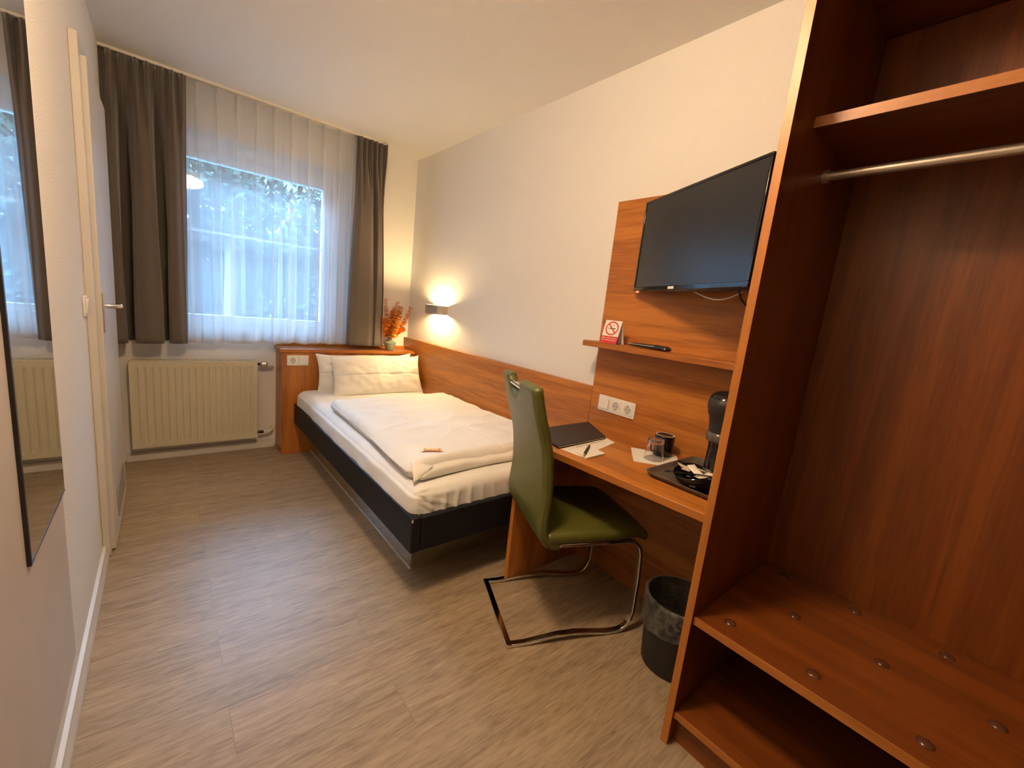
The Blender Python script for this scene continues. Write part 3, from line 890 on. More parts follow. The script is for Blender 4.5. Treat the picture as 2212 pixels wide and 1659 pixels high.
def duv_shape(x0, x1, y0, y1, zb, zt, seed, groove=False):
    def disp(p, n):
        d = Vector((0, 0, 0))
        u = (p.x - x0) / (x1 - x0); v_ = (p.y - y0) / (y1 - y0)
        if n.z > 0.2:
            d.z += 0.013 * nz(p.x * 3.3, p.y * 2.7, seed) + 0.007 * nz(p.x * 9 + 2, p.y * 7, seed + 3) + 0.006 * math.exp(-((p.x + 0.45) / 0.3) ** 2)
            rdg = 1 - abs(nz(p.x * 4.2 - p.y * 2.4, p.y * 6.0 + p.x * 1.5, seed + 9)) * 2
            d.z += 0.006 * max(0, rdg) ** 2
            d.z -= 0.004 * math.exp(-((p.x + 0.47 + 0.05 * (p.y + 1.5)) / 0.007) ** 2)
            d.z -= 0.022 * sm((0.10 - u) / 0.10) * sm(1 - v_) + 0.006 * sm((0.06 - u) / 0.06)
        # plan outline: left edge wanders, foot corner swings out over the side
        k = sm((0.35 - u) / 0.35)
        d.x -= 0.035 * k * sm((0.55 - v_) / 0.55) - 0.012 * k * nz(p.y * 2.2, seed)
        d.y -= 0.030 * sm((0.4 - u) / 0.4) * sm((0.3 - v_) / 0.3)
        d.y += 0.008 * nz(p.x * 4.5, seed + 2.5, p.z * 14) * (1 if n.y < -0.2 else 0)
        d.y -= 0.05 * (u - 0.5) * (1 if v_ > 0.5 else 0) * -1 * sm((v_ - 0.6) / 0.4)
        return d
    return disp
du = thing('duvet', 'white folded duvet lying on the mattress', 'duvet', (-0.5, -1.5, 0.525))
build('upper_layer', MB().rbox((-0.960, -2.132, 0.522), (-0.056, -0.875, 0.597), 0.036, (110, 150, 2), duv_shape(-0.96, -0.056, -2.132, -0.875, 0.522, 0.597, 1.3)), m_cotton, du, smooth=180)
build('lower_layer', MB().rbox((-0.925, -2.172, 0.527), (-0.062, -1.60, 0.561), 0.017, (90, 60, 2), duv_shape(-0.95, -0.062, -2.165, -0.885, 0.526, 0.56, 1.3)), m_cotton, du, smooth=180)
def ear(u, v):
    # turned corner of the cover at the foot end
    a = Vector((-0.985, -2.205, 0.530)); b = Vector((-0.965, -2.12, 0.590)); c_ = Vector((-0.885, -2.185, 0.583)); d = Vector((-0.915, -2.185, 0.552))
    p = (a * (1 - u) + d * u) * (1 - v) + (b * (1 - u) + c_ * u) * v
    return p + Vector((0, -0.014 * math.sin(PI * u) * math.sin(PI * v), 0.008 * math.sin(PI * v) * (1 - u)))
build('turned_corner', MB().grid(ear, 14, 10), m_cotton, du, smooth=180, solid=0.005)

def pillow(name, label, c, w_, h_, t_, tilt, yaw, seed):
    def side(sgn):
        def fn(u, v):
            a = u * 2 - 1; b = v * 2 - 1
            e_ = (max(0, 1 - abs(a) ** 3.2) * max(0, 1 - abs(b) ** 2.6)) ** 0.55
            px_ = a * w_ / 2 * (1 - 0.055 * (1 - b * b) ** 1 * abs(a) ** 3)
            pz_ = b * h_ / 2 * (1 - (0.14 if b > 0 else 0.04) * (1 - a ** 4) * abs(b) ** 3) + 0.010 * nz(a * 2.2, seed) * max(0, b) - 0.012 * max(0, -a) * max(0, b)
            th = sgn * t_ / 2 * e_
            rad = math.exp(-((1 - abs(a)) / 0.30) ** 2)
            th += sgn * e_ * (0.014 * nz(px_ * 7, pz_ * 9, seed) + 0.007 * nz(px_ * 20, pz_ * 24, seed + 1) + 0.008 * math.sin(pz_ * 70 + 4 * nz(px_ * 8, pz_ * 6, seed)) * rad)
            if sgn < 0:
                dl = (b + 0.02 + 0.05 * a * 0) / 0.035
                th += 0.008 * math.exp(-dl * dl) * sm((1 - abs(a)) / 0.1)
                # creases fanning from the top right
                th += 0.010 * max(0, math.sin((a * 3 + b * 2) * 9 + seed)) ** 2 * sm((b - 0.1) / 0.6) * sm((a + 0.2) / 0.6) * e_
            return Vector((px_, th, pz_))
        return fn
    m_ = MB()
    m_.grid(side(-1), 90, 60).grid(side(1), 60, 40)
    M = Matrix.Translation(c) @ Matrix.Rotation(yaw, 4, 'Z') @ Matrix.Rotation(tilt, 4, 'X')
    for v_ in m_.bm.verts: v_.co = M @ v_.co
    return tag(build(name, m_, m_cotton, origin=c, smooth=180), label, 'pillow')
pillow('pillow', 'white pillow standing behind the front pillow, against the headboard', Vector((-0.492, -0.315, 0.664)), 0.80, 0.33, 0.11, math.radians(-13), 0.0, 4.0)
pillow('pillow', 'white pillow with a seam standing in front, nearest the duvet', Vector((-0.440, -0.448, 0.665)), 0.765, 0.335, 0.135, math.radians(-22), math.radians(2), 9.0)
cb = MB()
cw = 0.098; ch_ = 0.042
def bar(sgn):
    def fn(u, v):
        a = u * 2 - 1; b = v * 2 - 1
        mid = sm((0.78 - abs(a)) / 0.16)
        wv = 1.0 - 0.16 * mid
        th = 0.0015 + 0.0055 * mid * max(0, 1 - abs(b) ** 4) 
        return Vector((a * cw / 2, b * ch_ / 2 * wv, sgn * th * (1 if sgn > 0 else 0.5)))
    return fn
cb.grid(bar(1), 24, 10).grid(bar(-1), 24, 10)
M = Matrix.Translation((-0.826, -2.062, 0.6085)) @ Matrix.Rotation(math.radians(-24), 4, 'Z')
for v_ in cb.bm.verts: v_.co = M @ v_.co
candy = tag(build('wrapped_candy_bar', cb, m_wrap, origin=(-0.826, -2.062, 0.607), smooth=60), 'small copper coloured wrapped sweet lying on the duvet', 'sweet')

# ------------------------------------------------------------------ desk
desk = thing('desk', 'cherry wood wall desk between the bed and the wardrobe', 'desk', (-0.3, -2.8, 0))
def fx(y): return -0.573 + (y + 2.60) * (-0.532 + 0.573) / (-0.62)
tp = MB()
tp.prism([(-0.571, -2.60, 0.722), (-0.550, -2.345, 0.722), (PX, -2.345, 0.722), (PX, -3.25, 0.722), (fx(-3.25), -3.25, 0.722)], (0, 0, 0.027))
top = build('desktop', tp, wood_y, desk, bevel=0.0015)
ed = MB()
ed.prism([(-0.573, -2.60, 0.7225), (-0.552, -2.345, 0.7225), (-0.550, -2.345, 0.7225), (-0.571, -2.60, 0.7225), (fx(-3.25), -3.25, 0.7225), (fx(-3.25) - 0.002, -3.25, 0.7225)], (0, 0, 0.0255))
build('edge_band', ed, edge_y, top, smooth=0)
build('side_panel', MB().box((-0.538, -2.372, 0), (PX, -2.347, 0.722)), wood_z, desk, bevel=0.001)
build('support_cleat', MB().box((-0.075, -3.25, 0.60), (PX, -2.364, 0.722)), wood_y, desk, bevel=0.001)

# wall shelf and things on it
tag(build('wall_shelf', MB().box((-0.168, -3.25, 1.166), (PX, -2.332, 1.193)), wood_y, origin=(PX, -2.8, 1.18), bevel=0.0015), 'thin cherry wood shelf on the tall panel under the television', 'shelf')
card = thing('no_smoking_card', 'red and white folded no smoking card on the wall shelf', 'sign', (-0.13, -2.475, 1.193))
CB = Vector((-0.160, -2.432, 1.1935)); CT = Vector((-0.132, -2.432, 1.303)); CK = Vector((-0.098, -2.432, 1.1935))
wv = Vector((0.010, -0.088, 0)); up = (CT - CB); nn = up.cross(wv).normalized()
if nn.x > 0: nn = -nn
m_ = MB()
tt = 0.0006
m_.prism([CB, CB + wv, CT + wv, CT], -nn * tt)
nb = (CK - CT).cross(wv).normalized()
m_.prism([CK, CK + wv, CT + wv, CT], nb * tt)
build('card_body', m_, m_card_white, card, smooth=0)
def cp(u, v, d=0.0003): return CB + wv * u + up * v + nn * d
m_ = MB(); m_.bm.faces.new([m_.bm.verts.new(cp(*p)) for p in ((0, 0), (1, 0), (1, 0.31), (0, 0.31))])
build('red_band', m_, m_red, card, smooth=0)
uu = wv.length; vv = up.length
m_ = MB()
cu, cv, ro, ri = 0.5, 0.655, 0.034, 0.028
A = []; B = []
for k in range(40):
    a = 2 * PI * k / 40
    A.append(m_.bm.verts.new(cp(cu + ro * math.cos(a) / uu, cv + ro * math.sin(a) / vv, 0.0007)))
    B.append(m_.bm.verts.new(cp(cu + ri * math.cos(a) / uu, cv + ri * math.sin(a) / vv, 0.0007)))
for k in range(40): m_.bm.faces.new((A[k], A[(k + 1) % 40], B[(k + 1) % 40], B[k]))
c45 = math.cos(PI / 4)
def bar_pts(a, L_, w2):
    d = Vector((math.cos(a), math.sin(a))); n2 = Vector((-d.y, d.x))
    return [(cu + (d.x * s * L_ + n2.x * t_ * w2) / uu, cv + (d.y * s * L_ + n2.y * t_ * w2) / vv) for s, t_ in ((-1, -1), (1, -1), (1, 1), (-1, 1))]
m_.bm.faces.new([m_.bm.verts.new(cp(u, v, 0.0008)) for u, v in bar_pts(-PI / 4, 0.029, 0.0028)])
build('prohibition_ring', m_, m_red, card, smooth=0)
m_ = MB()
for (u0, u1, v0, v1) in ((-0.0125, 0.0185, -0.0032, 0.0014),):
    m_.bm.faces.new([m_.bm.verts.new(cp(cu + u / uu, cv + v / vv, 0.0005)) for u, v in ((u0, v0), (u1, v0), (u1, v1), (u0, v1))])
build('cigarette_mark', m_, m_black_plastic, card, smooth=0)
m_ = MB()
for pts_ in (((-0.019, -0.0028), (-0.0138, -0.0028), (-0.0138, 0.0012), (-0.019, 0.0012)), ((-0.016, 0.005), (-0.009, 0.009), (-0.008, 0.0075), (-0.0155, 0.0035)), ((0.002, 0.0115), (0.0065, 0.0175), (0.0085, 0.0165), (0.0045, 0.0105))):
    m_.bm.faces.new([m_.bm.verts.new(cp(cu + u / uu, cv + v / vv, 0.0005)) for u, v in pts_])
build('smoke_mark', m_, m_ink, card, smooth=0)
m_ = MB()
m_.text('Bitte nicht rauchen', cp(0.5, 0.205, 0.0006), wv, up, 0.0102).text('No smoking please', cp(0.49, 0.118, 0.0006), wv, up, 0.0102)
build('lettering', m_, m_card_white, card, smooth=0)

rc = thing('remote_control', 'black television remote control lying on the wall shelf', 'remote control', (-0.13, -2.68, 1.193))
m_ = MB()
R0 = Vector((-0.118, -2.572, 1.194)); R1 = Vector((-0.128, -2.785, 1.194))
def remote_fn(sgn):
    def fn(u, v):
        a = u * 2 - 1; b = v * 2 - 1
        ax = R0.lerp(R1, u)
        sd = Vector((1, -0.05, 0)).normalized()
        hw = (0.019 + 0.005 * u) * (1 - abs(a) ** 14 * 0.35)
        th = (0.013 + 0.013 * u) * (max(0, 1 - abs(b) ** 4) ** 0.5) * (1 - abs(a) ** 10) ** 0.4
        z = 0.0085 + sgn * 0.5 * 0.62 * th if sgn < 0 else 0.0085 + 0.62 * th
        return ax + sd * b * hw + Vector((0, 0, max(0.0004, z)))
    return fn
m_.grid(remote_fn(1), 30, 12).grid(remote_fn(-1), 30, 12)
build('remote_body', m_, m_black_plastic, rc, smooth=60)
m_ = MB()
for i in range(7):
    for j in range(3):
        u = 0.12 + i * 0.10
        p = Vector(remote_fn(1)(u, 0.5 + (j - 1) * 0.25))
        m_.box(p + Vector((-0.003, -0.005, -0.001)), p + Vector((0.003, 0.005, 0.0012)))
build('buttons', m_, m_grey_plastic, rc, bevel=0.0006)
build('silver_trim', MB().tube([remote_fn(1)(0.04 + 0.66 * i / 8, 0.03) + Vector((-0.0012, 0, 0.0005)) for i in range(9)], 0.0011, 6), m_silver, rc)

# ------------------------------------------------------------------ television
TL = Vector((-0.072, -2.5155, 0)); TR = Vector((-0.375, -3.1515, 0))
tvd = (TR - TL).normalized()
yaw = math.atan2(tvd.y, tvd.x)
TVW = (TR - TL).length; TVZ0, TVZ1 = 1.449, 1.848
tv = thing('television', 'black flat screen television on a wall arm, turned to the bed', 'television', ((TL.x + TR.x) / 2, (TL.y + TR.y) / 2, TVZ0), yaw, local=True)
# local: x along the screen, -y out of the screen, z up
hw = TVW / 2; hh = TVZ1 - TVZ0
def tvn(): return MB()
b0 = 0.010
m_ = MB()
for a, b in (((-hw, 0, 0), (hw, 0.024, 0.019)), ((-hw, 0, hh - b0), (hw, 0.024, hh)), ((-hw, 0, 0.019), (-hw + b0, 0.024, hh - b0)), ((hw - b0, 0, 0.019), (hw, 0.024, hh - b0))):
    m_.box(a, b)
build('bezel', m_, m_black_gloss, tv, bevel=0.002)
m_screen, nt_, bs_ = new_mat('switched_off_screen')
set_in(bs_, color=(0.010, 0.010, 0.010), rough=0.27, spec=0.75)
build('screen', MB().box((-hw + b0, 0.003, 0.019), (hw - b0, 0.010, hh - b0)), m_screen, tv, smooth=0)
m_ = MB()
m_.box((-hw + 0.006, 0.024, 0.006), (hw - 0.006, 0.036, hh - 0.006)).box((-hw + 0.20, 0.036, -0.004), (hw - 0.012, 0.070, 0.15)).box((-hw + 0.12, 0.036, 0.15), (hw - 0.10, 0.060, 0.32))
build('rear_housing', m_, m_black_plastic, tv, bevel=0.006)
build('logo_plate', MB().box((-0.075, -0.0008, 0.004), (-0.035, 0, 0.014)), m_silver, tv, smooth=0)
build('standby_light', MB().box((-hw + 0.022, 0.004, -0.006), (-hw + 0.030, 0.014, 0.0)), m_led, tv)
# normal check: outward (-y local) must face the bed
arm = thing('tv_wall_bracket', 'black pivoting wall bracket holding the television', 'bracket', (PX, -2.98, 1.65))
Mtv = Matrix.Translation(tv.location) @ Matrix.Rotation(yaw, 4, 'Z')
pv = Mtv @ Vector((0.02, 0.064, 0.24))
m_ = MB()
m_.box((PX - 0.018, -3.06, 1.54), (PX, -2.93, 1.80))
build('wall_plate', m_, m_black_plastic, arm, bevel=0.003)
for z in (1.60, 1.74):
    m_ = MB()
    m_.tube([(PX - 0.02, -2.99, z), (PX - 0.07, -2.97, z), (pv.x, pv.y, z - 0.01)], 0.016, 10)
    build('folding_arm', m_, m_black_plastic, arm)
m_ = MB()
m_.tube([(pv.x, pv.y, 1.56), (pv.x, pv.y, 1.77)], 0.02, 12)
build('pivot', m_, m_black_plastic, arm)
P0 = Mtv @ Vector((0.02, 0.045, 0.0)); P1 = Mtv @ Vector((0.26, 0.07, -0.005))
wc = [P0.lerp(P1, i / 10) + Vector((0, 0, -0.030 * math.sin(PI * i / 10) * (0.7 + 0.6 * i / 10))) for i in range(11)]
tag(build('antenna_cable', MB().tube(wc, 0.0022, 8), m_white_plastic, origin=P0), 'thin white cable looping under the television', 'cable')
P2 = Mtv @ Vector((0.25, 0.06, 0.0))
bc = [P2, P2 + Vector((0.02, -0.005, -0.03)), P2 + Vector((0.07, -0.03, -0.07)), Vector((PX - 0.006, -3.18, 1.34)), Vector((PX - 0.006, -3.22, 1.24))]
tag(build('power_cable', MB().tube(bc, 0.0034, 8), m_black_plastic, origin=P2), 'short black cable hanging behind the television', 'cable')

# ------------------------------------------------------------------ things on the desk
DZ = 0.749
def quad_slab(name, pts, z0, th, m_, label=None, cat=None, bevel=0.0, parent=None, group=None):
    b = MB().prism([(x, y, z0) for x, y in pts], (0, 0, th))
    o = build(name, b, m_, parent, origin=(pts[0][0], pts[0][1], z0), bevel=bevel)
    if label: tag(o, label, cat, group)
    return o
fo = thing('leather_folder', 'dark brown leather folder lying closed on the desk', 'folder', (-0.35, -2.46, DZ))
fp = [(-0.055, -2.352), (-0.198, -2.577), (-0.530, -2.590), (-0.50, -2.352)]
a_ = Vector((-0.198, -2.577)); b_ = Vector((-0.530, -2.590)); up_ = Vector((0.03, 0.222))
fp = [a_, b_, b_ + Vector((0.045, 0.236)), a_ + Vector((0.135, 0.222))]
quad_slab('back_cover', fp, DZ, 0.003, m_folder, bevel=0.001, parent=fo)
quad_slab('page_block', [Vector((p.x, p.y)) * 0.97 + Vector((-0.3, -2.46)) * 0.03 for p in fp], DZ + 0.003, 0.006, m_paper, parent=fo)
quad_slab('front_cover', fp, DZ + 0.009, 0.004, m_folder, bevel=0.0015, parent=fo)
sp = [(-0.190, -2.560), (-0.200, -2.632), (-0.515, -2.712), (-0.520, -2.587)]
lt = thing('letter_sheet', 'white letter with a printed heading under the folder edge', 'paper', (-0.35, -2.62, DZ))
sheet = MB().prism([(-0.178, -2.565, DZ + 0.0003), (-0.198, -2.632, DZ + 0.0003), (-0.508, -2.700, DZ + 0.0003), (-0.520, -2.594, DZ + 0.0003), (-0.30, -2.582, DZ + 0.0003)], (0, 0, 0.0006))
build('sheet', sheet, m_paper, lt, smooth=0)
hl = MB()
hd = (Vector((-0.205, -2.594)) - Vector((-0.430, -2.612)))
p0 = Vector((-0.435, -2.606)); d_ = hd.normalized(); n_ = Vector((-d_.y, d_.x))
xk = 0.0
random.seed(3)
for i in range(26):
    wl_ = random.uniform(0.004, 0.008)
    if i == 9 or i == 11: xk += 0.006
    q_ = p0 + d_ * xk
    hl.bm.faces.new([hl.bm.verts.new((*(q_ + d_ * a + n_ * b), DZ + 0.0011)) for a, b in ((0, -0.0022), (wl_, -0.0022), (wl_, 0.0022 * random.uniform(0.6, 1.2)), (0, 0.0022))])
    xk += wl_ + 0.0012
build('printed_heading', hl, m_ink, lt, smooth=0)
np_ = thing('notepad', 'small white notepad with a pen on it at the desk edge', 'notepad', (-0.42, -2.69, DZ))
npts = [(-0.375, -2.640), (-0.385, -2.724), (-0.512, -2.728), (-0.492, -2.650)]
b = MB().prism([(x, y, DZ + 0.001) for x, y in npts], (0, 0, 0.005))
build('pad', b, m_paper, np_, smooth=0)
pen = thing('ballpoint_pen', 'dark brown ballpoint pen lying on the notepad', 'pen', (-0.44, -2.67, DZ + 0.006))
A_ = Vector((-0.5165, -2.716, DZ + 0.0115)); B_ = Vector((-0.382, -2.633, DZ + 0.0115))
build('barrel', MB().tube([A_.lerp(B_, t) for t in (0.14, 0.3, 0.6, 0.92, 1.0)], [0.0042, 0.0055, 0.0055, 0.005, 0.003], 12), m_folder, pen)
build('tip', MB().tube([A_.lerp(B_, t) for t in (0.0, 0.06, 0.14)], [0.0008, 0.0022, 0.004], 10), m_steel, pen)
build('clip', MB().tube([A_.lerp(B_, t) + Vector((0, 0, 0.006)) for t in (0.62, 0.96)], 0.0011, 6), m_steel, pen)

# scalloped paper doily
ncx, ncy = -0.200, -2.845
nap = MB()
half = 0.096; N_ = 22
ang = math.radians(38)
pts = []
for s in range(4):
    for i in range(N_):
        t = -1 + 2 * i / N_
        e_ = half + 0.0022 * math.sin(i * PI * 0.95) 
        p = [(t * half, -e_), (e_, t * half), (-t * half, e_), (-e_, -t * half)][s]
        pts.append((ncx + p[0] * math.cos(ang) - p[1] * math.sin(ang), ncy + p[0] * math.sin(ang) + p[1] * math.cos(ang)))
nap.prism([(x, y, DZ + 0.0004) for x, y in pts], (0, 0, 0.0012))
doily = tag(build('paper_doily', nap, m_paper, origin=(ncx, ncy, DZ), smooth=0), 'white scalloped paper doily under the upturned glass and cup', 'doily')
GZ = DZ + 0.0016
tb = tag(build('tumbler', MB().lathe([(0.0, 0.088), (0.030, 0.088), (0.0325, 0.086), (0.0365, 0.03), (0.041, 0.0005), (0.0395, 0.0), (0.0385, 0.0005), (0.034, 0.03), (0.0305, 0.066), (0.027, 0.070), (0, 0.071)], (-0.222, -2.848, GZ), 40,
        fn=lambda p, a: Vector((p.x * (1 + 0.022 * math.cos(8 * a) * (1 if p.z > 0.035 else 0)), p.y * (1 + 0.022 * math.cos(8 * a) * (1 if p.z > 0.035 else 0)), p.z))), m_tumbler, origin=(-0.222, -2.848, GZ), smooth=50),
        'clear glass tumbler standing upside down on the doily', 'glass')
mc = (-0.128, -2.832, GZ)
mug = thing('cup', 'black coffee cup standing upside down behind the glass', 'cup', mc)
build('cup_body', MB().lathe([(0, 0.0875), (0.031, 0.0875), (0.0335, 0.090), (0.0395, 0.090), (0.0412, 0.087), (0.0412, 0.004), (0.040, 0), (0.037, 0), (0.037, 0.08), (0, 0.082)], mc, 36), mat('black_glazed_ceramic', (0.010, 0.009, 0.009), 0.15), mug, smooth=50)
build('foot_ring', MB().lathe([(0.0335, 0.0901), (0.036, 0.0913), (0.0398, 0.0903), (0.0398, 0.0899), (0.0335, 0.0899)], mc, 36), mat('pale_foot_ring', (0.50, 0.38, 0.30), 0.5), mug, smooth=50)
hpts = [Vector((-0.0405, 0.012, 0.072)), Vector((-0.060, 0.018, 0.070)), Vector((-0.070, 0.021, 0.048)), Vector((-0.062, 0.018, 0.022)), Vector((-0.0405, 0.012, 0.018))]
build('cup_handle', MB().tube([Vector(mc) + p for p in hpts], 0.005, 10), mat('black_glazed_ceramic', (0, 0, 0)), mug)

# tray
TX0, TX1, TY0, TY1 = -0.432, -0.045, -3.235, -2.932
def rr_pts(x0, x1, y0, y1, r_, n=6):
    P = []
    for cx_, cy_, a0 in ((x1 - r_, y1 - r_, 0), (x0 + r_, y1 - r_, PI / 2), (x0 + r_, y0 + r_, PI), (x1 - r_, y0 + r_, 1.5 * PI)):
        for i in range(n + 1):
            a = a0 + PI / 2 * i / n
            P.append((cx_ + r_ * math.cos(a), cy_ + r_ * math.sin(a)))
    return P
ty = MB()
rings = []
for ins, z in ((0.016, 0.0), (0.004, 0.012), (0.0, 0.019), (0.002, 0.0205), (0.006, 0.019), (0.012, 0.010), (0.022, 0.003)):
    rings.append([ty.bm.verts.new((x, y, DZ + 0.0004 + z)) for x, y in rr_pts(TX0 + ins, TX1 - ins, TY0 + ins, TY1 - ins, 0.035)])
for A, B in zip(rings, rings[1:]):
    n = len(A)
    for k in range(n): ty.bm.faces.new((A[k], A[(k + 1) % n], B[(k + 1) % n], B[k]))
ty.bm.faces.new(rings[0]); ty.bm.faces.new(rings[-1])
tray = tag(build('serving_tray', ty, m_tray, origin=(-0.24, -3.08, DZ), smooth=50), 'dark grey plastic serving tray on the desk beside the wardrobe', 'tray')
TZ = DZ + 0.0036
bc_ = (-0.345, -3.098, TZ)
bowl = thing('bowl', 'glossy black bowl on the tray holding sugar sachets', 'bowl', bc_)
def saddle(p, a):
    k = sm((p.z - 0.01) / 0.04)
    return Vector((p.x * 1.12, p.y, p.z + 0.010 * k * math.cos(2 * (a - 0.9))))
build('bowl_shell', MB().lathe([(0, 0.0), (0.034, 0.0), (0.055, 0.010), (0.074, 0.028), (0.081, 0.046), (0.0795, 0.048), (0.0715, 0.029), (0.053, 0.0135), (0.03, 0.006), (0, 0.005)], bc_, 48, fn=saddle), m_black_gloss, bowl, smooth=60)
lo_ = MB()
cdir = Vector((-0.77, -0.35, 0)).normalized()
for s in (-1, 1):
    side_ = Vector((cdir.y, -cdir.x, 0))
    cc = Vector(bc_) + cdir * 0.0735 + side_ * (0.0045 * s + 0.012) + Vector((0, 0, 0.022))
    lo_.tube([cc + side_ * 0.0045 * math.cos(2 * PI * i / 16) + Vector((0, 0, 0.0035 * math.sin(2 * PI * i / 16))) + cdir * 0.003 * math.sin(2 * PI * i / 16) for i in range(16)], 0.0008, 5, closed=True)
build('white_mark', lo_, m_card_white, bowl)
random.seed(11)
sac = [(-0.325, -3.025, 0.052, 20, 12, 'cream sugar sachet at the far left of the black bowl'), (-0.290, -3.010, 0.050, -35, 15, 'cream sachet lying across the back of the black bowl'),
       (-0.300, -3.050, 0.054, 60, -12, 'white sachet lying topmost in the black bowl'), (-0.265, -3.060, 0.050, 15, 18, 'pale yellow sachet at the wardrobe side of the black bowl'),
       (-0.305, -3.085, 0.048, -20, -10, 'white sachet low in the front of the black bowl')]
for i, (x, y, z, a, t_, lab) in enumerate(sac):
    x += -0.043; y += -0.036
    m_ = MB()
    def fn(u, v, s=1):
        A_ = u * 2 - 1; B_ = v * 2 - 1
        return Vector((A_ * 0.034, B_ * 0.015, s * 0.003 * (max(0, 1 - A_ ** 4) * max(0, 1 - B_ ** 4)) + 0.003 * A_ * A_))
    m_.grid(lambda u, v: fn(u, v, 1), 10, 6).grid(lambda u, v: fn(u, v, -1), 10, 6)
    M = Matrix.Translation((x, y, TZ + z)) @ Matrix.Rotation(math.radians(a), 4, 'Z') @ Matrix.Rotation(math.radians(t_), 4, 'Y') @ Matrix.Rotation(math.radians(t_ * 0.6), 4, 'X')
    for v_ in m_.bm.verts: v_.co = M @ v_.co
    tag(build('sugar_sachet', m_, mat('sachet_paper_%d' % i, [(0.78, 0.68, 0.52), (0.75, 0.62, 0.46), (0.84, 0.78, 0.68), (0.85, 0.78, 0.48), (0.8, 0.73, 0.62)][i], 0.55), origin=(x, y, TZ + z), smooth=180), lab, 'sachet', 'sugar sachets in the black bowl')
A_ = Vector((-0.414, -3.055, TZ + 0.014)); B_ = Vector((-0.225, -3.185, TZ + 0.050))
spn = thing('stirring_spoon', 'thin black stirring spoon laid across the bowl', 'spoon', A_)
B_ = Vector((-0.305, -3.205, TZ + 0.056)); A_ = Vector((-0.425, -3.035, TZ + 0.046))
build('handle', MB().tube([A_, A_.lerp(B_, 0.5) + Vector((0, 0, 0.004)), B_], 0.0024, 8), m_black_plastic, spn)
build('scoop', MB().grid(lambda u, v: A_ + (A_ - B_).normalized() * (-0.002 + 0.020 * u) + Vector((0.010 * (v * 2 - 1) * math.sin(PI * min(1, 0.15 + u * 0.85)), 0.008 * (v * 2 - 1) * math.sin(PI * min(1, 0.15 + u * 0.85)), 0.003 * (v * 2 - 1) ** 2 - 0.004 * u)), 8, 6), m_black_plastic, spn, smooth=180, solid=0.0015)

# coffee machine
ccx, ccy = -0.201, -3.099
cm = thing('coffee_machine', 'black pod coffee machine standing on the tray behind the wardrobe side', 'coffee machine', (ccx, ccy, TZ))
def oval(p, a): return Vector((p.x * 1.15, p.y * 0.95, p.z))
build('base_foot', MB().lathe([(0, 0), (0.072, 0), (0.076, 0.006), (0.074, 0.022), (0.066, 0.028), (0, 0.028)], (ccx, ccy, TZ), 32, fn=oval), m_black_gloss, cm, smooth=50)
build('column', MB().lathe([(0.052, 0.028), (0.050, 0.06), (0.048, 0.12), (0.050, 0.15), (0.056, 0.165)], (ccx + 0.005, ccy, TZ), 32, fn=oval), m_black_gloss, cm, smooth=60)
build('drip_cup_ring', MB().lathe([(0.053, 0.150), (0.059, 0.156), (0.061, 0.172), (0.058, 0.184), (0.053, 0.188)], (ccx, ccy, TZ), 32, fn=oval), mat('smoky_plastic', (0.09, 0.082, 0.07), 0.2), cm, smooth=50)
build('brew_head', MB().lathe([(0.055, 0.186), (0.058, 0.22), (0.063, 0.245), (0.068, 0.252), (0.074, 0.285), (0.073, 0.30), (0.066, 0.315)], (ccx, ccy, TZ), 36, fn=oval), m_grey_plastic, cm, smooth=50)
build('lid', MB().lathe([(0.069, 0.312), (0.064, 0.324), (0.045, 0.336), (0, 0.342)], (ccx, ccy, TZ), 36, fn=oval), m_black_gloss, cm, smooth=60)
m_ = MB(); m_.tube([(ccx - 0.06, ccy - 0.035, TZ + 0.235), (ccx - 0.07, ccy - 0.04, TZ + 0.215)], 0.006, 10)
build('spout', m_, m_chrome, cm)
m_ = MB(); m_.tube([(ccx - 0.06, ccy + 0.03, TZ + 0.005), (ccx - 0.10, ccy + 0.06, TZ + 0.008), (ccx - 0.075, ccy + 0.13, TZ + 0.024), (ccx - 0.01, ccy + 0.15, TZ + 0.024), (ccx + 0.04, ccy + 0.10, TZ + 0.006), (ccx + 0.05, ccy + 0.06, TZ + 0.006)], 0.003, 8)
build('power_lead', m_, m_black_plastic, cm)

# ------------------------------------------------------------------ chair
chf = Vector((0.922, -0.388)).normalized()
cyaw = math.atan2(chf.y, chf.x)
chair = thing('desk_chair', 'olive green leather cantilever chair with chrome frame at the desk', 'chair', (-0.7075, -2.51, 0), cyaw, local=True)
# local: x forward, y left, z up
BP = [(-0.022, 1.038), (-0.012, 1.00), (0.010, 0.92), (0.034, 0.85), (0.052, 0.783), (0.064, 0.70), (0.068, 0.62), (0.064, 0.55), (0.064, 0.50), (0.078, 0.452), (0.112, 0.418), (0.150, 0.408)]
def spline(P, t):
    n = len(P) - 1
    x = t * n; i = min(n - 1, int(x)); f_ = x - i
    p0 = Vector(P[max(0, i - 1)]); p1 = Vector(P[i]); p2 = Vector(P[i + 1]); p3 = Vector(P[min(n, i + 2)])
    return 0.5 * ((2 * p1) + (-p0 + p2) * f_ + (2 * p0 - 5 * p1 + 4 * p2 - p3) * f_ * f_ + (-p0 + 3 * p1 - 3 * p2 + p3) * f_ ** 3)
cols = [-1, -0.985, -0.95, -0.88, -0.75, -0.62, -0.52, -0.45]
notch_c, notch_w, notch_d = 0.03, 0.088, 0.066
hwid = 0.212
us = []
for k in range(9): us.append(-hwid + (notch_c - notch_w + hwid) * (1 - (1 - k / 8) ** 1.0))
nn_ = 18
for k in range(1, nn_ + 1): us.append(notch_c - notch_w * math.cos(PI * k / nn_))
for k in range(1, 9): us.append(notch_c + notch_w + (hwid - notch_c - notch_w) * k / 8)
nrow = 34
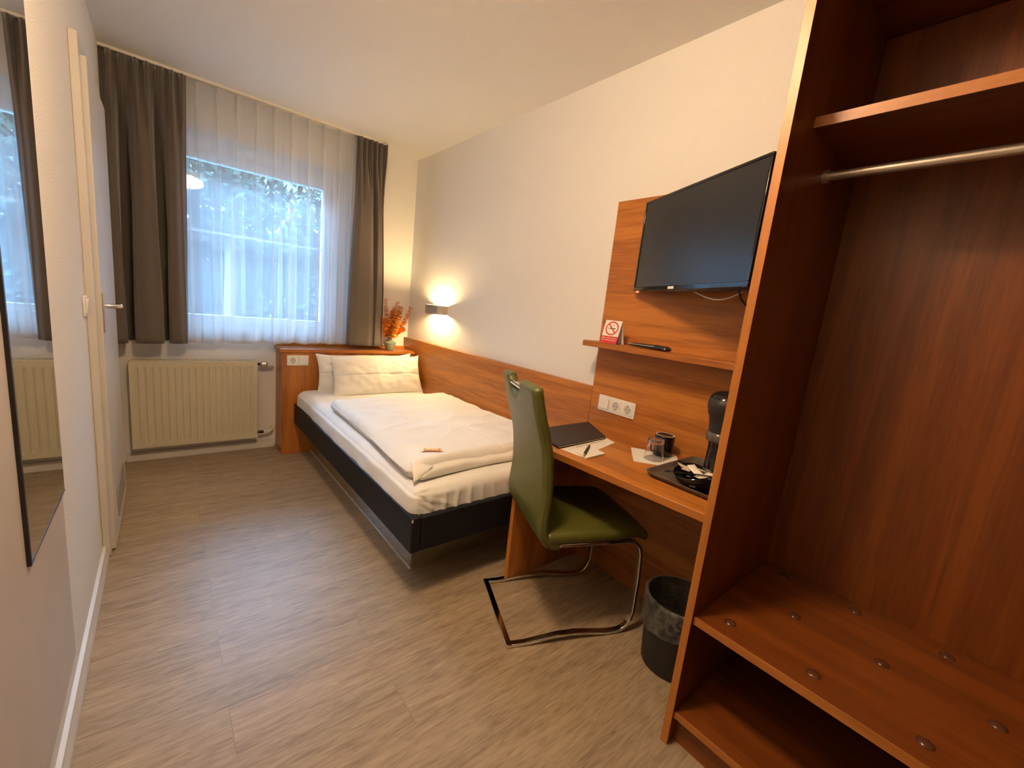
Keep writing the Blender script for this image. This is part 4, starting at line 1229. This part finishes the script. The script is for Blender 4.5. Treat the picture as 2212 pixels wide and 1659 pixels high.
def back_pt(yu, row, front):
    q_ = (yu - notch_c) / notch_w
    t0 = 0.0
    if abs(q_) < 1: t0 = 0.115 * (1 - abs(q_) ** 3.2) ** 0.6
    # rounded shoulder corners
    ed_ = (hwid - abs(yu)) / 0.03
    if ed_ < 1: t0 += 0.018 * (1 - max(0, ed_)) ** 2
    t = t0 + (1 - t0) * row / nrow
    p = spline(BP, t)
    p2_ = spline(BP, min(1, t + 0.01)); p1_ = spline(BP, max(0, t - 0.01))
    tg = (p2_ - p1_).normalized()
    n2 = Vector((-tg.y, tg.x))          # profile normal; pick the one pointing forward
    if n2.x < 0: n2 = -n2
    th = 0.042
    edge = min((hwid - abs(yu)) / 0.016, (t - t0) / 0.028, 1.0)
    if abs(q_) > 1 and abs(q_) < 1.25: pass
    r_ = 0.5 + 0.5 * math.sqrt(max(0, 1 - (1 - max(0, edge)) ** 2))
    mid = th / 2
    off = mid + (mid * r_ if front else -mid * r_)
    wid = 1.0 + 0.03 * sm((t - 0.3) / 0.5) 
    bow = 0.012 * (1 - (yu / hwid) ** 2)
    return Vector((p.x + n2.x * off - bow * (0.6 if t < 0.7 else 0.2), yu * wid, p.y + n2.y * off))
bk = MB()
layers = []
for front in (False, True):
    layers.append([[bk.bm.verts.new(back_pt(yu, r_, front)) for yu in us] for r_ in range(nrow + 1)])
nc = len(us)
for L_ in layers:
    for r_ in range(nrow):
        for k in range(nc - 1):
            bk.bm.faces.new((L_[r_][k], L_[r_][k + 1], L_[r_ + 1][k + 1], L_[r_ + 1][k]))
A, B = layers
for r_ in range(nrow):
    bk.bm.faces.new((A[r_][0], B[r_][0], B[r_ + 1][0], A[r_ + 1][0]))
    bk.bm.faces.new((A[r_][-1], B[r_][-1], B[r_ + 1][-1], A[r_ + 1][-1]))
for k in range(nc - 1):
    bk.bm.faces.new((A[0][k], B[0][k], B[0][k + 1], A[0][k + 1]))
    bk.bm.faces.new((A[-1][k], B[-1][k], B[-1][k + 1], A[-1][k + 1]))
back = build('backrest', bk, m_green, chair, smooth=75)
sb = spline(BP, 0.012)
ytl = [notch_c - notch_w - 0.012, notch_c - notch_w * 0.4, notch_c + notch_w * 0.4, notch_c + notch_w + 0.012]
build('grip_bar', MB().tube([(sb.x + 0.02 - 0.004, y, sb.y - 0.026) for y in ytl], 0.0105, 14), m_chrome, back)
for s in (-1, 1):
    st_ = MB()
    st_.tube([back_pt(s * (hwid - 0.002), r_, False) + Vector((0.004, s * 0.0015, 0)) for r_ in range(2, nrow - 1)], 0.0012, 5)
    build('seam', st_, mat('dark_olive_thread', (0.05, 0.05, 0.012), 0.6), back)
def seat_disp(p, n):
    d = Vector((0, 0, 0))
    k = sm((p.x - 0.47) / 0.11)
    d.z -= 0.030 * k * k
    if n.z > 0.3: d.z += 0.008 * (1 - (p.y / 0.22) ** 2) - 0.010 * sm((0.2 - p.x) / 0.1) * 0
    d.y += -0.02 * (1 if p.y > 0 else -1) * sm((p.x - 0.40) / 0.18) * abs(p.y) / 0.22
    return d
build('seat', MB().rbox((0.098, -0.222, 0.438), (0.566, 0.222, 0.484), 0.020, (30, 30, 3), seat_disp), m_green, chair, smooth=180)
for s in (-1, 1):
    pth = [(0.005, s * 0.196, 0.0075), (0.06, s * 0.197, 0.008), (0.13, s * 0.198, 0.017), (0.20, s * 0.198, 0.026), (0.28, s * 0.198, 0.027), (0.36, s * 0.198, 0.018), (0.43, s * 0.198, 0.009), (0.485, s * 0.198, 0.010),
           (0.515, s * 0.198, 0.024), (0.535, s * 0.198, 0.052), (0.545, s * 0.198, 0.09), (0.544, s * 0.198, 0.25), (0.536, s * 0.198, 0.36), (0.526, s * 0.198, 0.395), (0.503, s * 0.198, 0.42), (0.47, s * 0.198, 0.429), (0.16, s * 0.198, 0.429)]
    build('side_runner', MB().sweep_rect(pth, (0, 1, 0), 0.026, 0.014), m_chrome, chair, bevel=0.003, segs=2, smooth=40)
build('floor_bar', MB().box((-0.013, -0.2095, 0.0), (0.013, 0.2095, 0.0145)), m_chrome, chair, bevel=0.003)
build('under_seat_bar', MB().box((0.20, -0.186, 0.424), (0.235, 0.186, 0.436)), m_chrome, chair, bevel=0.002)
build('under_seat_bar', MB().box((0.42, -0.186, 0.424), (0.455, 0.186, 0.436)), m_chrome, chair, bevel=0.002)

# ------------------------------------------------------------------ waste bin with liner
bcx, bcy = -0.282, -3.098
wb_ = thing('waste_bin', 'black round waste bin with a clear liner under the desk', 'waste bin', (bcx, bcy, 0))
build('bin_shell', MB().lathe([(0, 0.0), (0.106, 0.0), (0.111, 0.004), (0.128, 0.275), (0.131, 0.278), (0.131, 0.284), (0.126, 0.284), (0.108, 0.008), (0, 0.006)], (bcx, bcy, 0), 48), m_bin, wb_, smooth=40)
def liner(u, v):
    a = 2 * PI * u
    drop = 0.110 + 0.022 * nz(math.cos(a) * 1.5, math.sin(a) * 1.5, 3) + 0.03 * math.cos(a - 2.2) * 0.5
    wr = 0.004 * nz(math.cos(a) * 7, math.sin(a) * 7, v * 2) + 0.003 * nz(math.cos(a) * 16, math.sin(a) * 16, v * 5)
    if v < 0.4:                     # inside, hanging down
        t = v / 0.4
        rr = 0.112 + 0.010 * t + wr * 1.5 * (1 - t); z = 0.06 + 0.226 * t
    elif v < 0.5:
        t = (v - 0.4) / 0.1
        rr = 0.122 + 0.013 * t; z = 0.286 + 0.006 * math.sin(PI * t) 
    else:
        t = (v - 0.5) / 0.5
        rr = 0.1355 - 0.004 * t + abs(wr) + 0.004 * t * abs(nz(a * 2, t * 3)); z = 0.286 - drop * t
    return (bcx + rr * math.cos(a), bcy + rr * math.sin(a), z)
build('bin_liner', MB().grid(liner, 120, 30, closed_u=True), m_film, wb_, smooth=180)

# ------------------------------------------------------------------ wardrobe
wr = thing('wardrobe', 'open cherry wood wardrobe with hanging rail at the right', 'wardrobe', (-0.3, -3.85, 0))
AY0, AY1 = -4.55, -3.252           # far side panel outer face at AY1
AXF = -0.602
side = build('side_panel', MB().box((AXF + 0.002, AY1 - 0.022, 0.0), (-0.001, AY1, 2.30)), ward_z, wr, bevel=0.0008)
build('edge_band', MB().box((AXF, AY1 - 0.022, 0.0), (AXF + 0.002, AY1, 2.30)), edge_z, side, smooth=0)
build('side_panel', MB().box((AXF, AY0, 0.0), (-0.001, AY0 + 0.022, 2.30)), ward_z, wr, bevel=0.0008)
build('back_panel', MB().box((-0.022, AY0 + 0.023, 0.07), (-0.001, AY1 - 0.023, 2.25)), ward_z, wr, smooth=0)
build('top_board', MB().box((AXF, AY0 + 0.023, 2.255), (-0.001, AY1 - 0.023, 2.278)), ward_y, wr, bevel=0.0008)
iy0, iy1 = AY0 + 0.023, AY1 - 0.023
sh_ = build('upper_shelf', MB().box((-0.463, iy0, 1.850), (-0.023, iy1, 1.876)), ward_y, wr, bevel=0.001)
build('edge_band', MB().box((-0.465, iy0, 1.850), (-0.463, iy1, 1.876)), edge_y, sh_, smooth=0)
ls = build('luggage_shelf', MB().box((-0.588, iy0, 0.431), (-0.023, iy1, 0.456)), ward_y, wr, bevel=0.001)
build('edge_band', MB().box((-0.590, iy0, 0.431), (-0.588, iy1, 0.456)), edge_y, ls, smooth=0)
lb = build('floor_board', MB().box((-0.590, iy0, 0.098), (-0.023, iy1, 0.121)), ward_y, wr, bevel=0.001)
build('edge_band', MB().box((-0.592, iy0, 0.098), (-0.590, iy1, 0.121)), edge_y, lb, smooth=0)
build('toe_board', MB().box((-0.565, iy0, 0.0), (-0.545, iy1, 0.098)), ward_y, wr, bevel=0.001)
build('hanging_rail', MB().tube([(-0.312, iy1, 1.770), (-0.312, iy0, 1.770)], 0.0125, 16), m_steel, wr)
build('rail_socket', MB().tube([(-0.312, iy1 + 0.001, 1.770), (-0.312, iy1 - 0.012, 1.770)], 0.018, 16), m_steel, wr)
for j, x in enumerate((-0.520, -0.300, -0.085)):
    y = -3.350 if j != 1 else -3.452
    while y > iy0 + 0.03:
        build('luggage_stud', MB().lathe([(0, 0.0075), (0.008, 0.007), (0.013, 0.0052), (0.0165, 0.002), (0.017, 0)], (x, y, 0.456), 24), m_stud, ls, smooth=60)
        y -= 0.212

# ------------------------------------------------------------------ outside the window
m_ground = mat('pale_paving', (0.045, 0.058, 0.06), 0.9, 0.12, 1.2, spec=0.0)
m_far_leaf = mat('outdoor_leaf', (0.026, 0.036, 0.026), 0.9, 0.4, 3, spec=0.0)
m_hedge_leaf = mat('hedge_leaf', (0.024, 0.036, 0.034), 0.9, 0.3, 3, spec=0.0)
m_bark = mat('bark', (0.14, 0.11, 0.085), 0.9, 0.3, 12)
struct(build('ground', MB().box((-30, 0.4, -0.7), (20, 40, -0.5)), m_ground, smooth=0))
def tree(name, label, x, y, z0, zc, rx, rz, n, leaf, mt_, trunk=True, seed=1):
    rnd = random.Random(seed)
    t = thing(name, label, 'tree', (x, y, z0))
    if trunk:
        tm = MB().tube([(x, y, z0), (x + 0.05, y, z0 + (zc - z0) * 0.5), (x, y, zc + rz * 0.5)], [0.14, 0.11, 0.04], 10)
        for k in range(5):
            a = k * 1.3
            tm.tube([(x, y, zc - rz * 0.4 + 0.25 * k), (x + rx * 0.7 * math.cos(a), y + rx * 0.7 * math.sin(a), zc + 0.25 * k)], [0.045, 0.012], 7)
        build('trunk', tm, m_bark, t)
    lm = MB()
    for k in range(n):
        d = Vector((rnd.gauss(0, 1), rnd.gauss(0, 1), rnd.gauss(0, 1))).normalized() * (rnd.random() ** 0.45)
        p = Vector((x + d.x * rx, y + d.y * rx, zc + d.z * rz))
        if nz(p.x * 1.1 + seed, p.y * 1.1, p.z * 1.1) < -0.10: continue
        u = Vector((rnd.gauss(0, 1), rnd.gauss(0, 1), rnd.gauss(0, 1))).normalized(); w_ = u.orthogonal().normalized()
        s = leaf * rnd.uniform(0.6, 1.3)
        lm.bm.faces.new([lm.bm.verts.new(p + u * s), lm.bm.verts.new(p + w_ * s * 0.5), lm.bm.verts.new(p - u * s), lm.bm.verts.new(p - w_ * s * 0.5)])
    build('foliage', lm, mt_, t, smooth=0)
tree('garden_tree', 'leafy tree outside at the right of the window with bright sky gaps', 1.9, 8.0, -0.5, 2.9, 1.5, 2.0, 4200, 0.13, m_far_leaf, seed=3)
tree('garden_tree', 'leafy tree outside behind the middle of the window', -0.2, 12.6, -0.5, 4.0, 1.7, 1.5, 4200, 0.15, m_far_leaf, seed=8)
hm = MB()
rnd = random.Random(5)
for k in range(16000):
    hx = rnd.uniform(-7, 8)
    top_ = 3.75 + 1.1 * nz(hx * 0.6, 2.0) + 0.4 * nz(hx * 2.1, 5.0)
    p = Vector((hx, 15.5 + rnd.uniform(-0.7, 0.7), -0.5 + top_ * (rnd.random() ** 0.85)))
    u = Vector((rnd.gauss(0, 1), rnd.gauss(0, 1), rnd.gauss(0, 1))).normalized(); w_ = u.orthogonal().normalized()
    sz = 0.19 * rnd.uniform(0.6, 1.3)
    hm.bm.faces.new([hm.bm.verts.new(p + u * sz), hm.bm.verts.new(p + w_ * sz * 0.6), hm.bm.verts.new(p - u * sz), hm.bm.verts.new(p - w_ * sz * 0.6)])
tag(build('hedge', hm, m_hedge_leaf, origin=(0, 15.5, -0.5), smooth=0), 'tall bluish hedge far outside the window', 'hedge')

for o in list(bpy.data.objects):
    if '_local' in o: del o['_local']
